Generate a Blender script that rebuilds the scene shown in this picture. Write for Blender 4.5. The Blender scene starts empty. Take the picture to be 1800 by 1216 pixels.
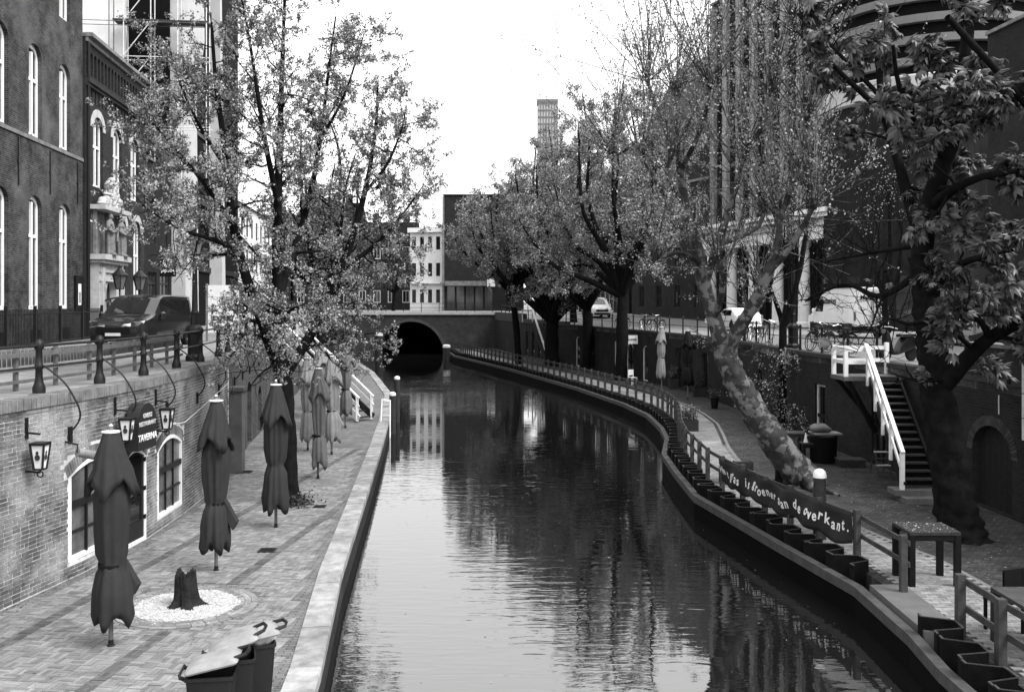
import bpy, math, random
import numpy as np
from mathutils import Vector, Matrix
R = math.radians
sc = bpy.context.scene
col = sc.collection
rnd = random.Random(7)
nr = np.random.default_rng(11)

# ------------------------------------------------------------------ camera, sky, sun, exposure
F, CX, HY, EYE = 1711.0, 900.0, 530.0, 5.0        # focal length in photo pixels, axis, horizon row, eye height over the wharf
cam = bpy.data.cameras.new('camera'); cam.sensor_width = 36; cam.lens = 36 * F / 1800
cam.shift_y = -(608 - HY) / 1800.0; cam.clip_end = 3000; cam.clip_start = 0.1
camo = bpy.data.objects.new('camera', cam); col.objects.link(camo)
camo.location = (0, 0, EYE); camo.rotation_euler = (R(90), 0, 0); sc.camera = camo

SUN_EL, SUN_AZ = 52.0, 118.0                       # soft light from high on the right, a little behind the camera
w = bpy.data.worlds.new('World'); sc.world = w; w.use_nodes = True
nt = w.node_tree; nt.nodes.clear()
sky = nt.nodes.new('ShaderNodeTexSky'); sky.sky_type = 'NISHITA'; sky.sun_disc = False
sky.sun_elevation = R(SUN_EL); sky.sun_rotation = R(SUN_AZ); sky.air_density = 2; sky.dust_density = 6; sky.altitude = 0
bw = nt.nodes.new('ShaderNodeRGBToBW'); mx = nt.nodes.new('ShaderNodeMix'); mx.data_type = 'RGBA'
mx.inputs[0].default_value = 0.8; mx.inputs[7].default_value = (11, 11, 11, 1)   # an even white overcast over the clear sky
bg = nt.nodes.new('ShaderNodeBackground'); bg.inputs[1].default_value = 0.095
wo = nt.nodes.new('ShaderNodeOutputWorld')
nt.links.new(sky.outputs[0], bw.inputs[0]); nt.links.new(bw.outputs[0], mx.inputs[6])
nt.links.new(mx.outputs[2], bg.inputs[0]); nt.links.new(bg.outputs[0], wo.inputs[0])
sl = bpy.data.lights.new('sun', 'SUN'); sl.energy = 2.1; sl.angle = R(28); sl.color = (1, 1, 1)
so = bpy.data.objects.new('sun', sl); col.objects.link(so)
_a = R(SUN_AZ); _e = R(SUN_EL)
so.rotation_euler = Vector((math.sin(_a) * math.cos(_e), math.cos(_a) * math.cos(_e), math.sin(_e))).to_track_quat('Z', 'Y').to_euler()
sc.view_settings.view_transform = 'Standard'; sc.view_settings.look = 'None'
sc.view_settings.exposure = 1.12; sc.view_settings.gamma = 1.0
sc.cycles.max_bounces = 5; sc.cycles.diffuse_bounces = 1; sc.cycles.glossy_bounces = 3
sc.cycles.transmission_bounces = 3; sc.cycles.use_denoising = True

# ------------------------------------------------------------------ helpers
def G(x, y, h=0.0):
    """point at height h (over the wharf) that the photo shows at pixel x, y"""
    d = F * (EYE - h) / (y - HY); return Vector(((x - CX) / F * d, d, h))
def D(x, y, d):
    return Vector(((x - CX) / F * d, d, EYE - (y - HY) / F * d))
def lin(s): return (s / 12.92) if s <= 0.04045 else ((s + 0.055) / 1.055) ** 2.4

MATS = {}
def mat(name, v, rough=0.8, var=0.25, scale=3.0, bump=0.0, bscale=40.0, metal=0.0, island=0.0, spec=0.25, stain=0.0, stain_v=0.6, sscale=0.55, slo=0.5, shi=0.68, vs=1.0):
    if name in MATS: return MATS[name]
    if v < .1: v *= .6
    m = bpy.data.materials.new(name); m.use_nodes = True; MATS[name] = m
    t = m.node_tree; b = t.nodes['Principled BSDF']; L = t.links.new
    b.inputs['Roughness'].default_value = rough; b.inputs['Metallic'].default_value = metal
    b.inputs['Specular IOR Level'].default_value = spec
    tc = t.nodes.new('ShaderNodeTexCoord')
    no = t.nodes.new('ShaderNodeTexNoise'); no.inputs['Scale'].default_value = scale; no.inputs['Detail'].default_value = 7; no.inputs['Roughness'].default_value = 0.65
    L(tc.outputs['Object'], no.inputs['Vector'])
    mr = t.nodes.new('ShaderNodeMapRange'); mr.inputs[1].default_value = 0.3; mr.inputs[2].default_value = 0.7
    mr.inputs[3].default_value = v * (1 - var); mr.inputs[4].default_value = v * (1 + var)
    L(no.outputs['Fac'], mr.inputs[0]); out = mr.outputs[0]
    if island:
        ge = t.nodes.new('ShaderNodeNewGeometry'); oi = t.nodes.new('ShaderNodeObjectInfo')
        ad = t.nodes.new('ShaderNodeMath'); ad.operation = 'ADD'; L(ge.outputs['Random Per Island'], ad.inputs[0]); L(oi.outputs['Random'], ad.inputs[1])
        fr = t.nodes.new('ShaderNodeMath'); fr.operation = 'FRACT'; L(ad.outputs[0], fr.inputs[0])
        m2 = t.nodes.new('ShaderNodeMapRange'); m2.inputs[3].default_value = 1 - island; m2.inputs[4].default_value = 1 + island
        L(fr.outputs[0], m2.inputs[0])
        mu = t.nodes.new('ShaderNodeMath'); mu.operation = 'MULTIPLY'; L(out, mu.inputs[0]); L(m2.outputs[0], mu.inputs[1]); out = mu.outputs[0]
    if stain:
        n2 = t.nodes.new('ShaderNodeTexNoise'); n2.inputs['Scale'].default_value = sscale; n2.inputs['Detail'].default_value = 8; n2.inputs['Roughness'].default_value = 0.6
        L(tc.outputs['Object'], n2.inputs['Vector'])
        m3 = t.nodes.new('ShaderNodeMapRange'); m3.inputs[1].default_value = slo; m3.inputs[2].default_value = shi; m3.inputs[4].default_value = stain
        L(n2.outputs['Fac'], m3.inputs[0])
        mi = t.nodes.new('ShaderNodeMix'); L(m3.outputs[0], mi.inputs[0]); L(out, mi.inputs[2]); mi.inputs[3].default_value = stain_v; out = mi.outputs[0]
    L(out, b.inputs['Base Color'])
    if bump:
        n3 = t.nodes.new('ShaderNodeTexNoise'); n3.inputs['Scale'].default_value = bscale; n3.inputs['Detail'].default_value = 6
        mpp = t.nodes.new('ShaderNodeMapping'); mpp.inputs['Scale'].default_value = (1, 1, vs); L(tc.outputs['Object'], mpp.inputs[0]); L(mpp.outputs[0], n3.inputs['Vector'])
        bu = t.nodes.new('ShaderNodeBump'); bu.inputs['Strength'].default_value = bump; bu.inputs['Distance'].default_value = 0.02
        L(n3.outputs['Fac'], bu.inputs['Height']); L(bu.outputs[0], b.inputs['Normal'])
    return m

def brickmat(name, v1, v2, mortar, bw_=0.215, bh=0.072, mort=0.010, uv=True, rough=0.9, stain=0.35, stain_v=0.5, offset=0.5, var=0.35):
    if name in MATS: return MATS[name]
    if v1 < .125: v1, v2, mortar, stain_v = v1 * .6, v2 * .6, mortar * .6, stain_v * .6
    m = bpy.data.materials.new(name); m.use_nodes = True; MATS[name] = m
    t = m.node_tree; b = t.nodes['Principled BSDF']; L = t.links.new; b.inputs['Roughness'].default_value = rough
    b.inputs['Specular IOR Level'].default_value = 0.12
    tc = t.nodes.new('ShaderNodeTexCoord'); src = tc.outputs['UV' if uv else 'Object']
    br = t.nodes.new('ShaderNodeTexBrick'); br.inputs['Scale'].default_value = 1; br.inputs['Brick Width'].default_value = bw_
    br.inputs['Row Height'].default_value = bh; br.inputs['Mortar Size'].default_value = mort; br.inputs['Mortar Smooth'].default_value = 0.2
    br.offset = offset; br.inputs['Bias'].default_value = 0
    for k, c in (('Color1', v1), ('Color2', v2), ('Mortar', mortar)): br.inputs[k].default_value = (c, c, c, 1)
    L(src, br.inputs['Vector'])
    no = t.nodes.new('ShaderNodeTexNoise'); no.inputs['Scale'].default_value = 1.3; no.inputs['Detail'].default_value = 9; no.inputs['Roughness'].default_value = 0.7
    L(tc.outputs['Object'], no.inputs['Vector'])
    mr = t.nodes.new('ShaderNodeMapRange'); mr.inputs[1].default_value = 0.3; mr.inputs[2].default_value = 0.7; mr.inputs[3].default_value = 1 - var; mr.inputs[4].default_value = 1 + var
    L(no.outputs['Fac'], mr.inputs[0])
    mu = t.nodes.new('ShaderNodeMix'); mu.data_type = 'RGBA'; mu.blend_type = 'MULTIPLY'; mu.inputs[0].default_value = 1
    L(br.outputs['Color'], mu.inputs[6]); L(mr.outputs[0], mu.inputs[7])
    n2 = t.nodes.new('ShaderNodeTexNoise'); n2.inputs['Scale'].default_value = 0.5; n2.inputs['Detail'].default_value = 8
    L(tc.outputs['Object'], n2.inputs['Vector'])
    m3 = t.nodes.new('ShaderNodeMapRange'); m3.inputs[1].default_value = 0.52; m3.inputs[2].default_value = 0.72; m3.inputs[4].default_value = stain
    L(n2.outputs['Fac'], m3.inputs[0])
    mi = t.nodes.new('ShaderNodeMix'); mi.data_type = 'RGBA'; L(m3.outputs[0], mi.inputs[0]); L(mu.outputs[2], mi.inputs[6]); mi.inputs[7].default_value = (stain_v,) * 3 + (1,)
    L(mi.outputs[2], b.inputs['Base Color'])
    bu = t.nodes.new('ShaderNodeBump'); bu.inputs['Strength'].default_value = 0.5; bu.inputs['Distance'].default_value = 0.01; bu.invert = True
    L(br.outputs['Fac'], bu.inputs['Height']); L(bu.outputs[0], b.inputs['Normal'])
    return m

def leafmat(name, v, var=0.45, trans=0.35, rough=0.5):
    m = bpy.data.materials.new(name); m.use_nodes = True
    t = m.node_tree; L = t.links.new; b = t.nodes['Principled BSDF']; o = t.nodes['Material Output']
    ge = t.nodes.new('ShaderNodeNewGeometry'); oi = t.nodes.new('ShaderNodeObjectInfo')
    ad = t.nodes.new('ShaderNodeMath'); ad.operation = 'ADD'; L(ge.outputs['Random Per Island'], ad.inputs[0]); L(oi.outputs['Random'], ad.inputs[1])
    fr = t.nodes.new('ShaderNodeMath'); fr.operation = 'FRACT'; L(ad.outputs[0], fr.inputs[0])
    mr = t.nodes.new('ShaderNodeMapRange'); mr.inputs[3].default_value = v * (1 - var); mr.inputs[4].default_value = v * (1 + var); L(fr.outputs[0], mr.inputs[0])
    L(mr.outputs[0], b.inputs['Base Color']); b.inputs['Roughness'].default_value = rough; b.inputs['Specular IOR Level'].default_value = 0.4
    tr = t.nodes.new('ShaderNodeBsdfTranslucent'); L(mr.outputs[0], tr.inputs['Color'])
    ms = t.nodes.new('ShaderNodeMixShader'); ms.inputs[0].default_value = trans
    L(b.outputs[0], ms.inputs[1]); L(tr.outputs[0], ms.inputs[2]); L(ms.outputs[0], o.inputs['Surface'])
    return m

def glassmat(name='glass', v=0.02, rough=0.03):
    return mat(name, v, rough, var=0.5, scale=0.8, spec=0.7)

def origin(p):
    o = Vector((0, 0, 0))
    while p is not None:
        o += p.location; p = p.parent
    return o

def tagit(o, label=None, cat=None, group=None, kind=None):
    if label: o['label'] = label
    if cat: o['category'] = cat
    if group: o['group'] = group
    if kind: o['kind'] = kind
    return o

def thing(name, label, cat, loc=(0, 0, 0), group=None):
    o = bpy.data.objects.new(name, None); col.objects.link(o); o.location = loc; o.empty_display_size = 0.2
    return tagit(o, label, cat, group)

def link(name, me, m, parent=None, loc=None):
    o = bpy.data.objects.new(name, me); col.objects.link(o)
    if m and not me.materials: me.materials.append(m)
    if parent is not None: o.parent = parent
    if loc is not None: o.location = loc
    return o

def copy_tree(o, parent=None):
    c = o.copy(); col.objects.link(c); c.parent = parent
    for ch in list(o.children): copy_tree(ch, c)
    return c

def mesh_np(name, V, Fa, m=None, parent=None, smooth=False, off=None):
    """V (n,3), Fa (k,3|4)"""
    V = np.asarray(V, dtype=np.float32)
    if parent is not None: V = V - np.array(origin(parent), dtype=np.float32)
    me = bpy.data.meshes.new(name); Fa = np.asarray(Fa, dtype=np.int32)
    me.vertices.add(len(V)); me.vertices.foreach_set('co', V.ravel())
    k = Fa.shape[1]; me.loops.add(Fa.size); me.loops.foreach_set('vertex_index', Fa.ravel())
    me.polygons.add(len(Fa)); me.polygons.foreach_set('loop_start', np.arange(0, Fa.size, k, dtype=np.int32))
    if smooth: me.polygons.foreach_set('use_smooth', np.ones(len(Fa), dtype=bool))
    me.update(); me.validate()
    return link(name, me, m, parent)

class MB:
    def __init__(s): s.v = []; s.f = []; s.uv = []
    def add(s, vs, fs, uvs=None):
        b = len(s.v); s.v += [tuple(p) for p in vs]
        for i, f in enumerate(fs):
            s.f.append([b + k for k in f]); s.uv.append(uvs[i] if uvs else None)
        return s
    def hexa(s, p):   # p: 8 points, 0-3 bottom ring, 4-7 top ring
        return s.add(p, [(3, 2, 1, 0), (4, 5, 6, 7), (0, 1, 5, 4), (1, 2, 6, 5), (2, 3, 7, 6), (3, 0, 4, 7)])
    def box(s, x0, x1, y0, y1, z0, z1, M=None):
        p = [Vector(q) for q in ((x0, y0, z0), (x1, y0, z0), (x1, y1, z0), (x0, y1, z0), (x0, y0, z1), (x1, y0, z1), (x1, y1, z1), (x0, y1, z1))]
        if M is not None: p = [M @ q for q in p]
        return s.hexa(p)
    def bar(s, a, b, w_, h_=None, up=Vector((0, 0, 1))):
        a = Vector(a); b = Vector(b); h_ = h_ or w_; d = (b - a).normalized()
        if abs(d.dot(up)) > 0.99: up = Vector((0, 1, 0))
        x = d.cross(up).normalized(); y = x.cross(d).normalized()
        q = [(-w_ / 2, -h_ / 2), (w_ / 2, -h_ / 2), (w_ / 2, h_ / 2), (-w_ / 2, h_ / 2)]
        return s.hexa([a + x * i + y * j for i, j in q] + [b + x * i + y * j for i, j in q])
    def tube(s, pts, rad, n=8, cap=True):
        pts = [Vector(p) for p in pts]
        if not hasattr(rad, '__len__'): rad = [rad] * len(pts)
        b = len(s.v); u = None
        for i, p in enumerate(pts):
            d = (pts[min(i + 1, len(pts) - 1)] - pts[max(i - 1, 0)]).normalized()
            if u is None:
                u = d.cross(Vector((0, 0, 1)) if abs(d.z) < 0.9 else Vector((1, 0, 0))).normalized()
            else:
                u = (u - d * u.dot(d)).normalized()
            v = d.cross(u)
            for k in range(n):
                a = 2 * math.pi * k / n; s.v.append(tuple(p + (u * math.cos(a) + v * math.sin(a)) * rad[i]))
        for i in range(len(pts) - 1):
            for k in range(n):
                s.f.append([b + i * n + k, b + i * n + (k + 1) % n, b + (i + 1) * n + (k + 1) % n, b + (i + 1) * n + k]); s.uv.append(None)
        if cap:
            s.f.append([b + k for k in range(n)][::-1]); s.uv.append(None)
            e = b + (len(pts) - 1) * n; s.f.append([e + k for k in range(n)]); s.uv.append(None)
        return s
    def lathe(s, prof, c=(0, 0, 0), n=16, M=None):
        b = len(s.v); c = Vector(c)
        for r, z in prof:
            for k in range(n):
                a = 2 * math.pi * k / n; p = Vector((r * math.cos(a), r * math.sin(a), z))
                if M is not None: p = M @ p
                s.v.append(tuple(c + p))
        for i in range(len(prof) - 1):
            for k in range(n):
                s.f.append([b + i * n + k, b + i * n + (k + 1) % n, b + (i + 1) * n + (k + 1) % n, b + (i + 1) * n + k]); s.uv.append(None)
        s.f.append([b + k for k in range(n)][::-1]); s.uv.append(None)
        e = b + (len(prof) - 1) * n; s.f.append([e + k for k in range(n)]); s.uv.append(None)
        return s
    def prism(s, A, B):   # two rings of equal length
        n = len(A); s.add(list(A) + list(B), [tuple(range(n))[::-1], tuple(range(n, 2 * n))] + [(k, (k + 1) % n, n + (k + 1) % n, n + k) for k in range(n)])
        return s
    def loft(s, rings, cap=True):
        n = len(rings[0]); b = len(s.v)
        for r in rings: s.v += [tuple(p) for p in r]
        for i in range(len(rings) - 1):
            for k in range(n):
                s.f.append([b + i * n + k, b + i * n + (k + 1) % n, b + (i + 1) * n + (k + 1) % n, b + (i + 1) * n + k]); s.uv.append(None)
        if cap:
            s.f.append([b + k for k in range(n)][::-1]); s.uv.append(None)
            e = b + (len(rings) - 1) * n; s.f.append([e + k for k in range(n)]); s.uv.append(None)
        return s
    def build(s, name, m, parent=None, smooth=False, bevel=0, loc=None):
        me = bpy.data.meshes.new(name); o = origin(parent) if parent is not None else Vector((0, 0, 0))
        me.from_pydata([(x - o.x, y - o.y, z - o.z) for x, y, z in s.v], [], s.f)
        if any(u is not None for u in s.uv):
            ul = me.uv_layers.new(name='UVMap'); i = 0
            for u, f in zip(s.uv, s.f):
                for k in range(len(f)):
                    if u is not None: ul.data[i].uv = u[k]
                    i += 1
        if smooth:
            for p in me.polygons: p.use_smooth = True
        me.update()
        ob = link(name, me, m, parent, loc)
        if smooth == 'auto':
            try: me.set_sharp_from_angle(angle=R(38))
            except Exception: pass
        if bevel:
            md = ob.modifiers.new('bevel', 'BEVEL'); md.width = bevel; md.segments = 2; md.limit_method = 'ANGLE'
        return ob

class Wall:
    """a vertical wall along a plan polyline; pt(u, z, d): u metres along, z height, d metres out on its left-hand side"""
    def __init__(s, pts, side=1):
        s.p = [Vector((a[0], a[1], 0)) for a in pts]; s.u = [0.0]; s.side = side
        for a, b in zip(s.p, s.p[1:]): s.u.append(s.u[-1] + (b - a).length)
        s.L = s.u[-1]; s.n = []
        seg = [(b - a).normalized() for a, b in zip(s.p, s.p[1:])]
        for i in range(len(s.p)):
            d = (seg[max(i - 1, 0)] + seg[min(i, len(seg) - 1)]).normalized(); s.n.append(Vector((-d.y, d.x, 0)) * side)
    def pt(s, u, z=0.0, d=0.0):
        i = 0
        while i < len(s.p) - 2 and u > s.u[i + 1]: i += 1
        t = (u - s.u[i]) / (s.u[i + 1] - s.u[i]); tn = min(max(t, 0), 1)
        p = s.p[i].lerp(s.p[i + 1], t) if 0 <= t <= 1 else s.p[i] + (s.p[i + 1] - s.p[i]) * t
        n = s.n[i].lerp(s.n[i + 1], tn).normalized()
        return Vector((p.x + n.x * d, p.y + n.y * d, z))
    def frame(s, u):
        a = s.pt(u - 0.05); b = s.pt(u + 0.05); d = (b - a).normalized(); return d, Vector((-d.y, d.x, 0)) * s.side
    def at_y(s, y):
        for i in range(len(s.p) - 1):
            a, b = s.p[i].y, s.p[i + 1].y
            if min(a, b) <= y <= max(a, b): return s.u[i] + (y - a) / (b - a) * (s.u[i + 1] - s.u[i])
        return 0
    def fbox(s, mb, u0, u1, z0, z1, d0, d1):
        q = [(u0, d0), (u1, d0), (u1, d1), (u0, d1)]
        if s.side < 0: q = q[::-1]
        return mb.hexa([s.pt(u, z0, d) for u, d in q] + [s.pt(u, z1, d) for u, d in q])

def arch_pts(u0, u1, v0, v1, rise, n=10):
    """outline, counter-clockwise from lower left"""
    c = (u0 + u1) / 2; h = (u1 - u0) / 2; P = [(u0, v0), (u1, v0)]
    if rise <= 0: return P + [(u1, v1), (u0, v1)]
    for k in range(n + 1):
        t = math.cos(math.pi * k / n)
        P.append((c + h * t, v1 + rise * (math.sqrt(max(0, 1 - t * t)) if rise > 0.3 * h * 2 else 1 - t * t)))
    return P

def holed(mb, W, u0, u1, z0, z1, ops, reveal=0.2, du=None):
    """wall face with real openings (u0,u1,v0,v1,rise) and their reveals"""
    us = {u0, u1}; zs = {z0, z1}
    for o in ops: us |= {o[0], o[1]}; zs |= {o[2], o[3], o[3] + o[4]}
    for x in W.u:
        if u0 < x < u1: us.add(x)
    if du:
        k = u0
        while k < u1: us.add(k); k += du
    us = sorted(a for a in us if u0 <= a <= u1); zs = sorted(a for a in zs if z0 <= a <= z1)
    def q(pts):
        if W.side > 0: pts = pts[::-1]
        mb.add([W.pt(a, b, c) for a, b, c in pts], [tuple(range(len(pts)))], [[(a + c, b) for a, b, c in pts]])
    for a, b in zip(us, us[1:]):
        if b - a < 1e-5: continue
        for c, d in zip(zs, zs[1:]):
            if d - c < 1e-5: continue
            mu, mz = (a + b) / 2, (c + d) / 2; skip = False
            for o in ops:
                if o[0] < mu < o[1] and o[2] < mz < o[3] + o[4]: skip = True; break
            if not skip: q([(a, c, 0), (b, c, 0), (b, d, 0), (a, d, 0)])
    for o in ops:
        P = arch_pts(*o)
        if o[4] > 0:
            A = P[2:]; top = o[3] + o[4]
            for (ua, va), (ub, vb) in zip(A, A[1:]):
                q([(ub, vb, 0), (ua, va, 0), (ua, top, 0), (ub, top, 0)])
        for k in range(len(P)):
            a = P[k]; b = P[(k + 1) % len(P)]
            q([(a[0], a[1], 0), (a[0], a[1], -reveal), (b[0], b[1], -reveal), (b[0], b[1], 0)][::-1])

def ring(mb, W, P, Q, d0, d1):
    n = len(P)
    for k in range(n):
        k2 = (k + 1) % n
        pts = [W.pt(P[k][0], P[k][1], d0), W.pt(P[k2][0], P[k2][1], d0), W.pt(Q[k2][0], Q[k2][1], d0), W.pt(Q[k][0], Q[k][1], d0),
               W.pt(P[k][0], P[k][1], d1), W.pt(P[k2][0], P[k2][1], d1), W.pt(Q[k2][0], Q[k2][1], d1), W.pt(Q[k][0], Q[k][1], d1)]
        mb.hexa(pts)

def inset(o, f):
    u0, u1, v0, v1, r = o
    return (u0 + f, u1 - f, v0 + f, v1 if r > 0 else v1 - f, max(r - f, 0.02) if r > 0 else 0)

def window(W, parent, o, cols=2, bars=(), fw=0.08, depth=0.12, fm=None, gm=None, bm=None, name='window', mull=0.035, transom=None, sill=None):
    """frame as the part, panes and bars as its pieces"""
    mb = MB(); ring(mb, W, arch_pts(*o), arch_pts(*inset(o, fw)), -depth, -depth + 0.07)
    f = mb.build(name, fm, parent)
    i = inset(o, fw); u0, u1, v0, v1, r = i
    g = MB(); P = arch_pts(*i); g.add([W.pt(a, b, -depth + 0.02) for a, b in P], [tuple(range(len(P)))]); g.build('pane', gm, f)
    b = MB()
    for k in range(1, cols):
        u = u0 + (u1 - u0) * k / cols; t = (u - (u0 + u1) / 2) / ((u1 - u0) / 2)
        W.fbox(b, u - mull / 2, u + mull / 2, v0, v1 + max(0, r * (1 - t * t) - 0.01), -depth + 0.015, -depth + 0.06)
    for z in bars: W.fbox(b, u0, u1, z - mull / 2, z + mull / 2, -depth + 0.012, -depth + 0.055)
    if transom: W.fbox(b, u0, u1, transom - 0.06, transom + 0.06, -depth + 0.01, -depth + 0.08)
    if b.v: b.build('glazing_bar', bm or fm, f)
    if sill:
        s = MB(); W.fbox(s, o[0] - 0.06, o[1] + 0.06, o[2] - 0.1, o[2] - 0.002, -0.05, 0.07); s.build('sill', sill, f)
    return f

def text(name, body, size, m, parent, pos, xdir, updir, shear=0.0, space=1.0, align='CENTER', thick=0.004, bold=0.0):
    c = bpy.data.curves.new(name, 'FONT'); c.body = body; c.size = size; c.align_x = align; c.align_y = 'CENTER'; c.extrude = thick
    c.shear = shear; c.space_character = space; c.offset = bold; c.resolution_u = 2
    t = bpy.data.objects.new('tmp', c); col.objects.link(t)
    dg = bpy.context.evaluated_depsgraph_get(); me = bpy.data.meshes.new_from_object(t.evaluated_get(dg)); bpy.data.objects.remove(t)
    me.materials.clear(); x = Vector(xdir).normalized(); y = Vector(updir).normalized(); z = x.cross(y).normalized(); y = z.cross(x)
    Mx = Matrix((x, y, z)).transposed().to_4x4(); Mx.translation = Vector(pos) - (origin(parent) if parent else Vector())
    me.transform(Mx); me.name = name
    return link(name, me, m, parent)

# ------------------------------------------------------------------ common materials
M_iron = mat('painted_iron', 0.018, 0.45, 0.3, 8, bump=0.1)
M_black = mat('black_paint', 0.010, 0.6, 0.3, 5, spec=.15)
M_white = mat('white_paint', 0.78, 0.5, 0.08, 4, bump=0.05)
M_offwhite = mat('aged_white_paint', 0.62, 0.6, 0.15, 4, bump=0.05)
M_glass = glassmat(); M_glass2 = glassmat('greyer_glass', 0.06, 0.06)  # second glass only has a paler base and more roughness
M_stone = mat('pale_stone', 0.42, 0.85, 0.2, 3, bump=0.3, bscale=30)
M_dstone = mat('weathered_stone', 0.17, 0.85, 0.45, 3, bump=0.4, bscale=25)
M_wood = mat('weathered_timber', 0.075, 0.85, 0.4, 6, bump=0.4, bscale=30)
M_dwood = mat('dark_timber', 0.045, 0.8, 0.4, 6, bump=0.4, bscale=30)
M_rubber = mat('rubber', 0.015, 0.7, 0.2, 6)
M_chrome = mat('bright_metal', 0.6, 0.25, 0.1, 4, metal=1.0)
M_bark = mat('dark_bark', 0.012, 0.95, 0.6, 5, bump=1.0, bscale=22, vs=.18, spec=.1)
M_bark2 = mat('plane_bark', 0.055, 0.9, 0.6, 3.5, bump=0.8, bscale=9, stain=0.8, stain_v=0.16, sscale=3.2, slo=.5, shi=.55)
M_bark3 = mat('grey_bark', 0.07, 0.95, 0.5, 4, bump=1.0, bscale=18)

# ------------------------------------------------------------------ plan of the place
WZ = -0.62                                           # water level
ST = 3.35                                            # street level above the wharf
STR = 3.15                                           # the right street lies a little lower
def zr(y): return STR + 0.7 * min(max((y - 84) / 20, 0), 1)
def zs(y): return ST + 0.5 * min(max((y - 84) / 20, 0), 1)
QL = [(-1.9, 3), (-2.25, 8), (-2.6, 13.06), (-3.19, 18.2), (-3.71, 24.4), (-4.56, 34.2), (-5.2, 41), (-6.4, 52), (-9.6, 68), (-14.3, 87)]
WL = [(-10.2, 3), (-9.0, 11), (-8.4, 15), (-7.9, 18), (-7.7, 20.5), (-7.75, 23), (-7.95, 26), (-8.3, 29), (-9.2, 34), (-10, 40), (-11.6, 52), (-14, 70), (-17, 87), (-21, 104)]
QR = [(5.8, 3), (5.9, 9), (5.95, 13.4), (6.1, 14.8), (6.15, 17.3), (5.62, 20.4), (4.82, 25.4), (4.9, 29), (5.06, 32.4), (5.76, 36.1), (6.05, 39.5), (6.1, 43.8), (5.58, 48.4), (3.87, 57.2), (-0.19, 73.7), (-5.4, 91.7), (-7.2, 103.9)]
FR = [(6.9, 9), (6.7, 13.4), (6.7, 16.7), (6.62, 18.7), (6.3, 19.85), (5.85, 22.5), (5.47, 25.4), (5.36, 26.7), (5.4, 28.2), (5.5, 31.1), (5.8, 33.8), (6.25, 36.6), (6.75, 40), (6.9, 43.2), (6.85, 46.5), (6.5, 49.2), (5.9, 52), (4.9, 57), (3.4, 63.5), (1.2, 72), (-0.9, 79.5), (-3.6, 89.6), (-4.8, 96), (-6, 103)]
WR = [(12.6, 3), (11.9, 14), (11.6, 20), (11.45, 24), (11.3, 28), (11.0, 31.5), (10.6, 36), (10.5, 45), (10.0, 53), (8.6, 60), (6.8, 68), (4.3, 78), (1, 90), (-1.8, 104)]
def fx(P):
    ys = [p[1] for p in P]; xs = [p[0] for p in P]
    return lambda y: float(np.interp(y, ys, xs))
qlx, wlx, qrx, frx, wrx = fx(QL), fx(WL), fx(QR), fx(FR), fx(WR)

# ------------------------------------------------------------------ ground, streets, water
def wharf_mat(name, v, v2, jt, bw_, bh, rot=0):
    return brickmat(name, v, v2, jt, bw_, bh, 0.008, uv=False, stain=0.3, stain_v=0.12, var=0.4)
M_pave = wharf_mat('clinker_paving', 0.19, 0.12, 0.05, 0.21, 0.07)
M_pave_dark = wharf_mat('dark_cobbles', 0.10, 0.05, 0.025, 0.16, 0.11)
M_road = mat('asphalt_and_clinker', 0.2, 0.9, 0.3, 2, bump=0.4, bscale=30)
M_bed = mat('canal_bed', 0.02, 0.9)
g = MB(); g.add([(-3000, -3000, -2.5), (3000, -3000, -2.5), (3000, 3000, -2.5), (-3000, 3000, -2.5)], [(0, 1, 2, 3)])
tagit(g.build('ground', M_bed), kind='structure')

mw = bpy.data.materials.new('canal_water'); mw.use_nodes = True
t = mw.node_tree; b = t.nodes['Principled BSDF']; L = t.links.new
b.inputs['Base Color'].default_value = (0.006, 0.006, 0.006, 1); b.inputs['Roughness'].default_value = 0.015
b.inputs['IOR'].default_value = 2.6; b.inputs['Specular IOR Level'].default_value = 0.5
tc = t.nodes.new('ShaderNodeTexCoord')
def wn(sx, sy, scale, det, dist=0.0):
    mp = t.nodes.new('ShaderNodeMapping'); mp.inputs['Scale'].default_value = (sx, sy, 1); L(tc.outputs['Object'], mp.inputs[0])
    n = t.nodes.new('ShaderNodeTexNoise'); n.inputs['Scale'].default_value = scale; n.inputs['Detail'].default_value = det; n.inputs['Distortion'].default_value = dist
    L(mp.outputs[0], n.inputs['Vector']); return n.outputs['Fac']
n1 = wn(0.5, 1.9, 2.0, 2, 0.6); n2 = wn(0.8, 2.2, 5.0, 2); n3 = wn(0.12, 0.12, 1.0, 2)
def mth(op, a, b_, c=None):
    m_ = t.nodes.new('ShaderNodeMath'); m_.operation = op
    for i, q in enumerate((a, b_)):
        if isinstance(q, (int, float)): m_.inputs[i].default_value = q
        else: L(q, m_.inputs[i])
    return m_.outputs[0]
mask = t.nodes.new('ShaderNodeMapRange'); mask.inputs[1].default_value = 0.38; mask.inputs[2].default_value = 0.62; mask.inputs[3].default_value = 0.15; L(n3, mask.inputs[0])
hgt = mth('MULTIPLY', mth('ADD', n1, mth('MULTIPLY', n2, 0.22)), mask.outputs[0])
bu = t.nodes.new('ShaderNodeBump'); bu.inputs['Strength'].default_value = 1.0; bu.inputs['Distance'].default_value = 0.0105
L(hgt, bu.inputs['Height']); L(bu.outputs[0], b.inputs['Normal'])
g = MB(); g.add([(-60, -30, WZ), (30, -30, WZ), (30, 160, WZ), (-60, 160, WZ)], [(0, 1, 2, 3)])
tagit(g.build('canal_water', mw), kind='structure')

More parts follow.
